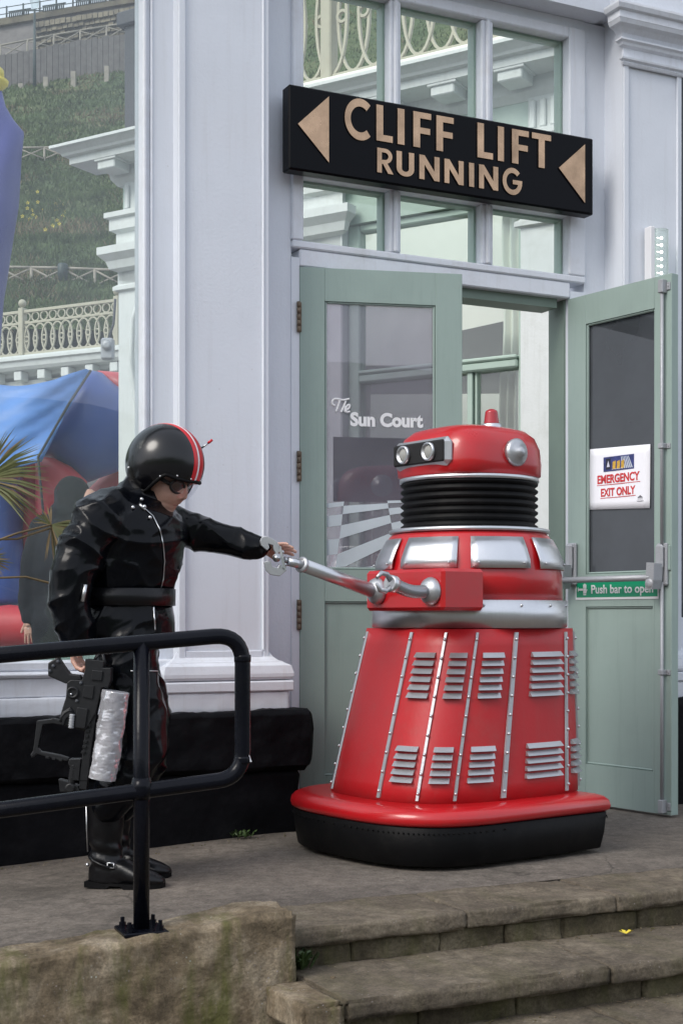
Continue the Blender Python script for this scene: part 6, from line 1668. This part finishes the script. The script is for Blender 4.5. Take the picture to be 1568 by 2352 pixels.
# wrapped tube clipped to the gun
bt = empty('wrapped_tube', loc=gp(*s2([(545,670)])[0], -.02)+g0); t0 = bt.location.copy()
tag(bt, 'clear bubble wrapped roll strapped against the toy blaster', 'package')
a_, b_ = W(*s2([(583,452)])[0], PY+GY-.02)-t0, W(*s2([(512,890)])[0], PY+GY-.02)-t0
m = MB(); m.smooth = True; n1, n2 = 90, 44; vs_ = []; ax = (b_-a_).normalized(); e1 = ax.cross(Vector((0,1,0))).normalized(); e2 = ax.cross(e1)
for j in range(n1+1):
    for i in range(n2):
        an = 2*math.pi*i/n2; t = j/n1; r = .0445 + .0022*noise.noise(Vector((math.cos(an)*7, math.sin(an)*7, t*40))) + .005*fbm((math.cos(an)*1.5, math.sin(an)*1.5, t*6), 5); vs_.append(a_.lerp(b_, t) + e1*math.cos(an)*r + e2*math.sin(an)*r)
m.add(vs_, [(j*n2+i, j*n2+(i+1) % n2, (j+1)*n2+(i+1) % n2, (j+1)*n2+i) for j in range(n1) for i in range(n2)])
m.smooth = False; m.f.append(tuple(range(n2))); m.m.append(0); m.sm.append(False)
m.build('wrapping', M['bubble'], bt)
m = MB(); m.smooth = True
vs_ = []
for j in range(31):
    for i in range(24): an = 2*math.pi*i/24; r = .034 + .004*fbm((math.cos(an)*4, math.sin(an)*4, j*.5), 4); vs_.append(a_.lerp(b_, .01+.98*j/30) + e1*math.cos(an)*r + e2*math.sin(an)*r)
m.add(vs_, [(j*24+i, j*24+(i+1) % 24, (j+1)*24+(i+1) % 24, (j+1)*24+i) for j in range(30) for i in range(24)]); m.build('roll', paint('silver_grey_roll', (.36,.35,.37), .3, metal=.3, var=.5, scale=14, bump=1.0, bscale=60, dirt=(.45,.33,.16), dirt_amt=.4, dirt_scale=12), bt)

# ---------------------------------------------------------------- bystander in the court, behind the window
BY = 9.7
by = empty('person', loc=(W(125, 1500, BY).x, BY, 0)); o1 = by.location.copy()
tag(by, 'bystander in a dark hooded jacket behind the window, arm hanging down', 'person')
def B(x, y, d=0.0): return W(x, y, BY+d) - o1
b = MB()
b.loft([(B(145,1500), Vector((.20,0,0)), Vector((0,.13,0))), (B(140,1440), Vector((.20,0,0)), Vector((0,.14,0))), (B(140,1340), Vector((.21,0,0)), Vector((0,.14,0))), (B(150,1250), Vector((.23,0,0)), Vector((0,.14,0))), (B(158,1200), Vector((.21,0,0)), Vector((0,.12,0))), (B(165,1175), Vector((.12,0,0)), Vector((0,.10,0)))], 28)
b.tube([B(95,1215), B(72,1300), B(62,1380), B(68,1432)], [.085,.075,.065,.05], 16); b.ball(B(98,1212), .09, 16, 10)
b.tube([B(205,1215), B(222,1300), B(226,1380), B(222,1432)], [.085,.075,.065,.05], 16)
b.ball(B(168,1145), .13, 20, 12, (1,1.05,1.2)); b.ball(B(160,1175,-.02), .12, 16, 10, (1.2,1,.7))
for x in (118, 172): b.tube([B(x,1480), B(x-2,1620), B(x-4,1735)], [.10,.075,.06], 14)
for x in (116, 170): b.tube([B(x,1725), B(x-6,1735,-.18)], [.05,.04], 10)
remeshed(b, .016, 3, lambda co, n: .010*noise.noise(co*7) + .006*noise.noise(co*16), 'jacket_and_trousers', M['cloth'], by)
m = MB(); m.ball(B(205,1152,-.03), .075, 16, 10, (.85,1,1.15)); m.build('face', M['skin'], by)
hand('hand', B(68,1428,-.01), (.06, -.1, -1), (0, 1, 0), 1.0, [(6, 12, 12, .072), (2, 12, 12, .080), (-3, 14, 12, .072), (-9, 14, 12, .058)], M['skin'], by, -1, (35, 15))
hand('hand', B(222,1428,-.01), (-.02, -.1, -1), (0, 1, 0), 1.0, [(6, 12, 12, .072), (2, 12, 12, .080), (-3, 14, 12, .072), (-9, 14, 12, .058)], M['skin'], by, 1, (35, 15))
MB().lathe([(.010,-.002),(.010,.002)], B(66,1444,-.02), 10, (0,0,1)).build('finger_ring', M['alu'], by)
import sys, OpenImageIO as oiio, numpy as np
im=oiio.ImageBuf('/workdir/render_main.png').get_pixels(oiio.FLOAT)
for n,x,y in [('wallpil',500,700),('winjamb',365,600),('rightpil',1500,400),('pil-leftface',1410,400),('leftleaf',715,1000),('rightleaf',1420,1500),('pave',600,2020),('landingR',1450,1950),('step',1100,2215),('concrete',200,2250),('redmid',1000,1600),('redright',1250,1700),('plinth',500,1750),('rail',150,1480),('sign',660*1.2,450),('courtwhite',300,1000),('hill',200,420),('roofsheet',100,950),('belt',1200,1410),('doorwhite',1240,1000),('helmet',340,1080),('rubber',900,1960)]:
    X,Y=int(x/2.2991),int(y/2.2969); a=im[Y-2:Y+3,X-2:X+3,:3].mean((0,1)); print(n,(a*255).round().astype(int))
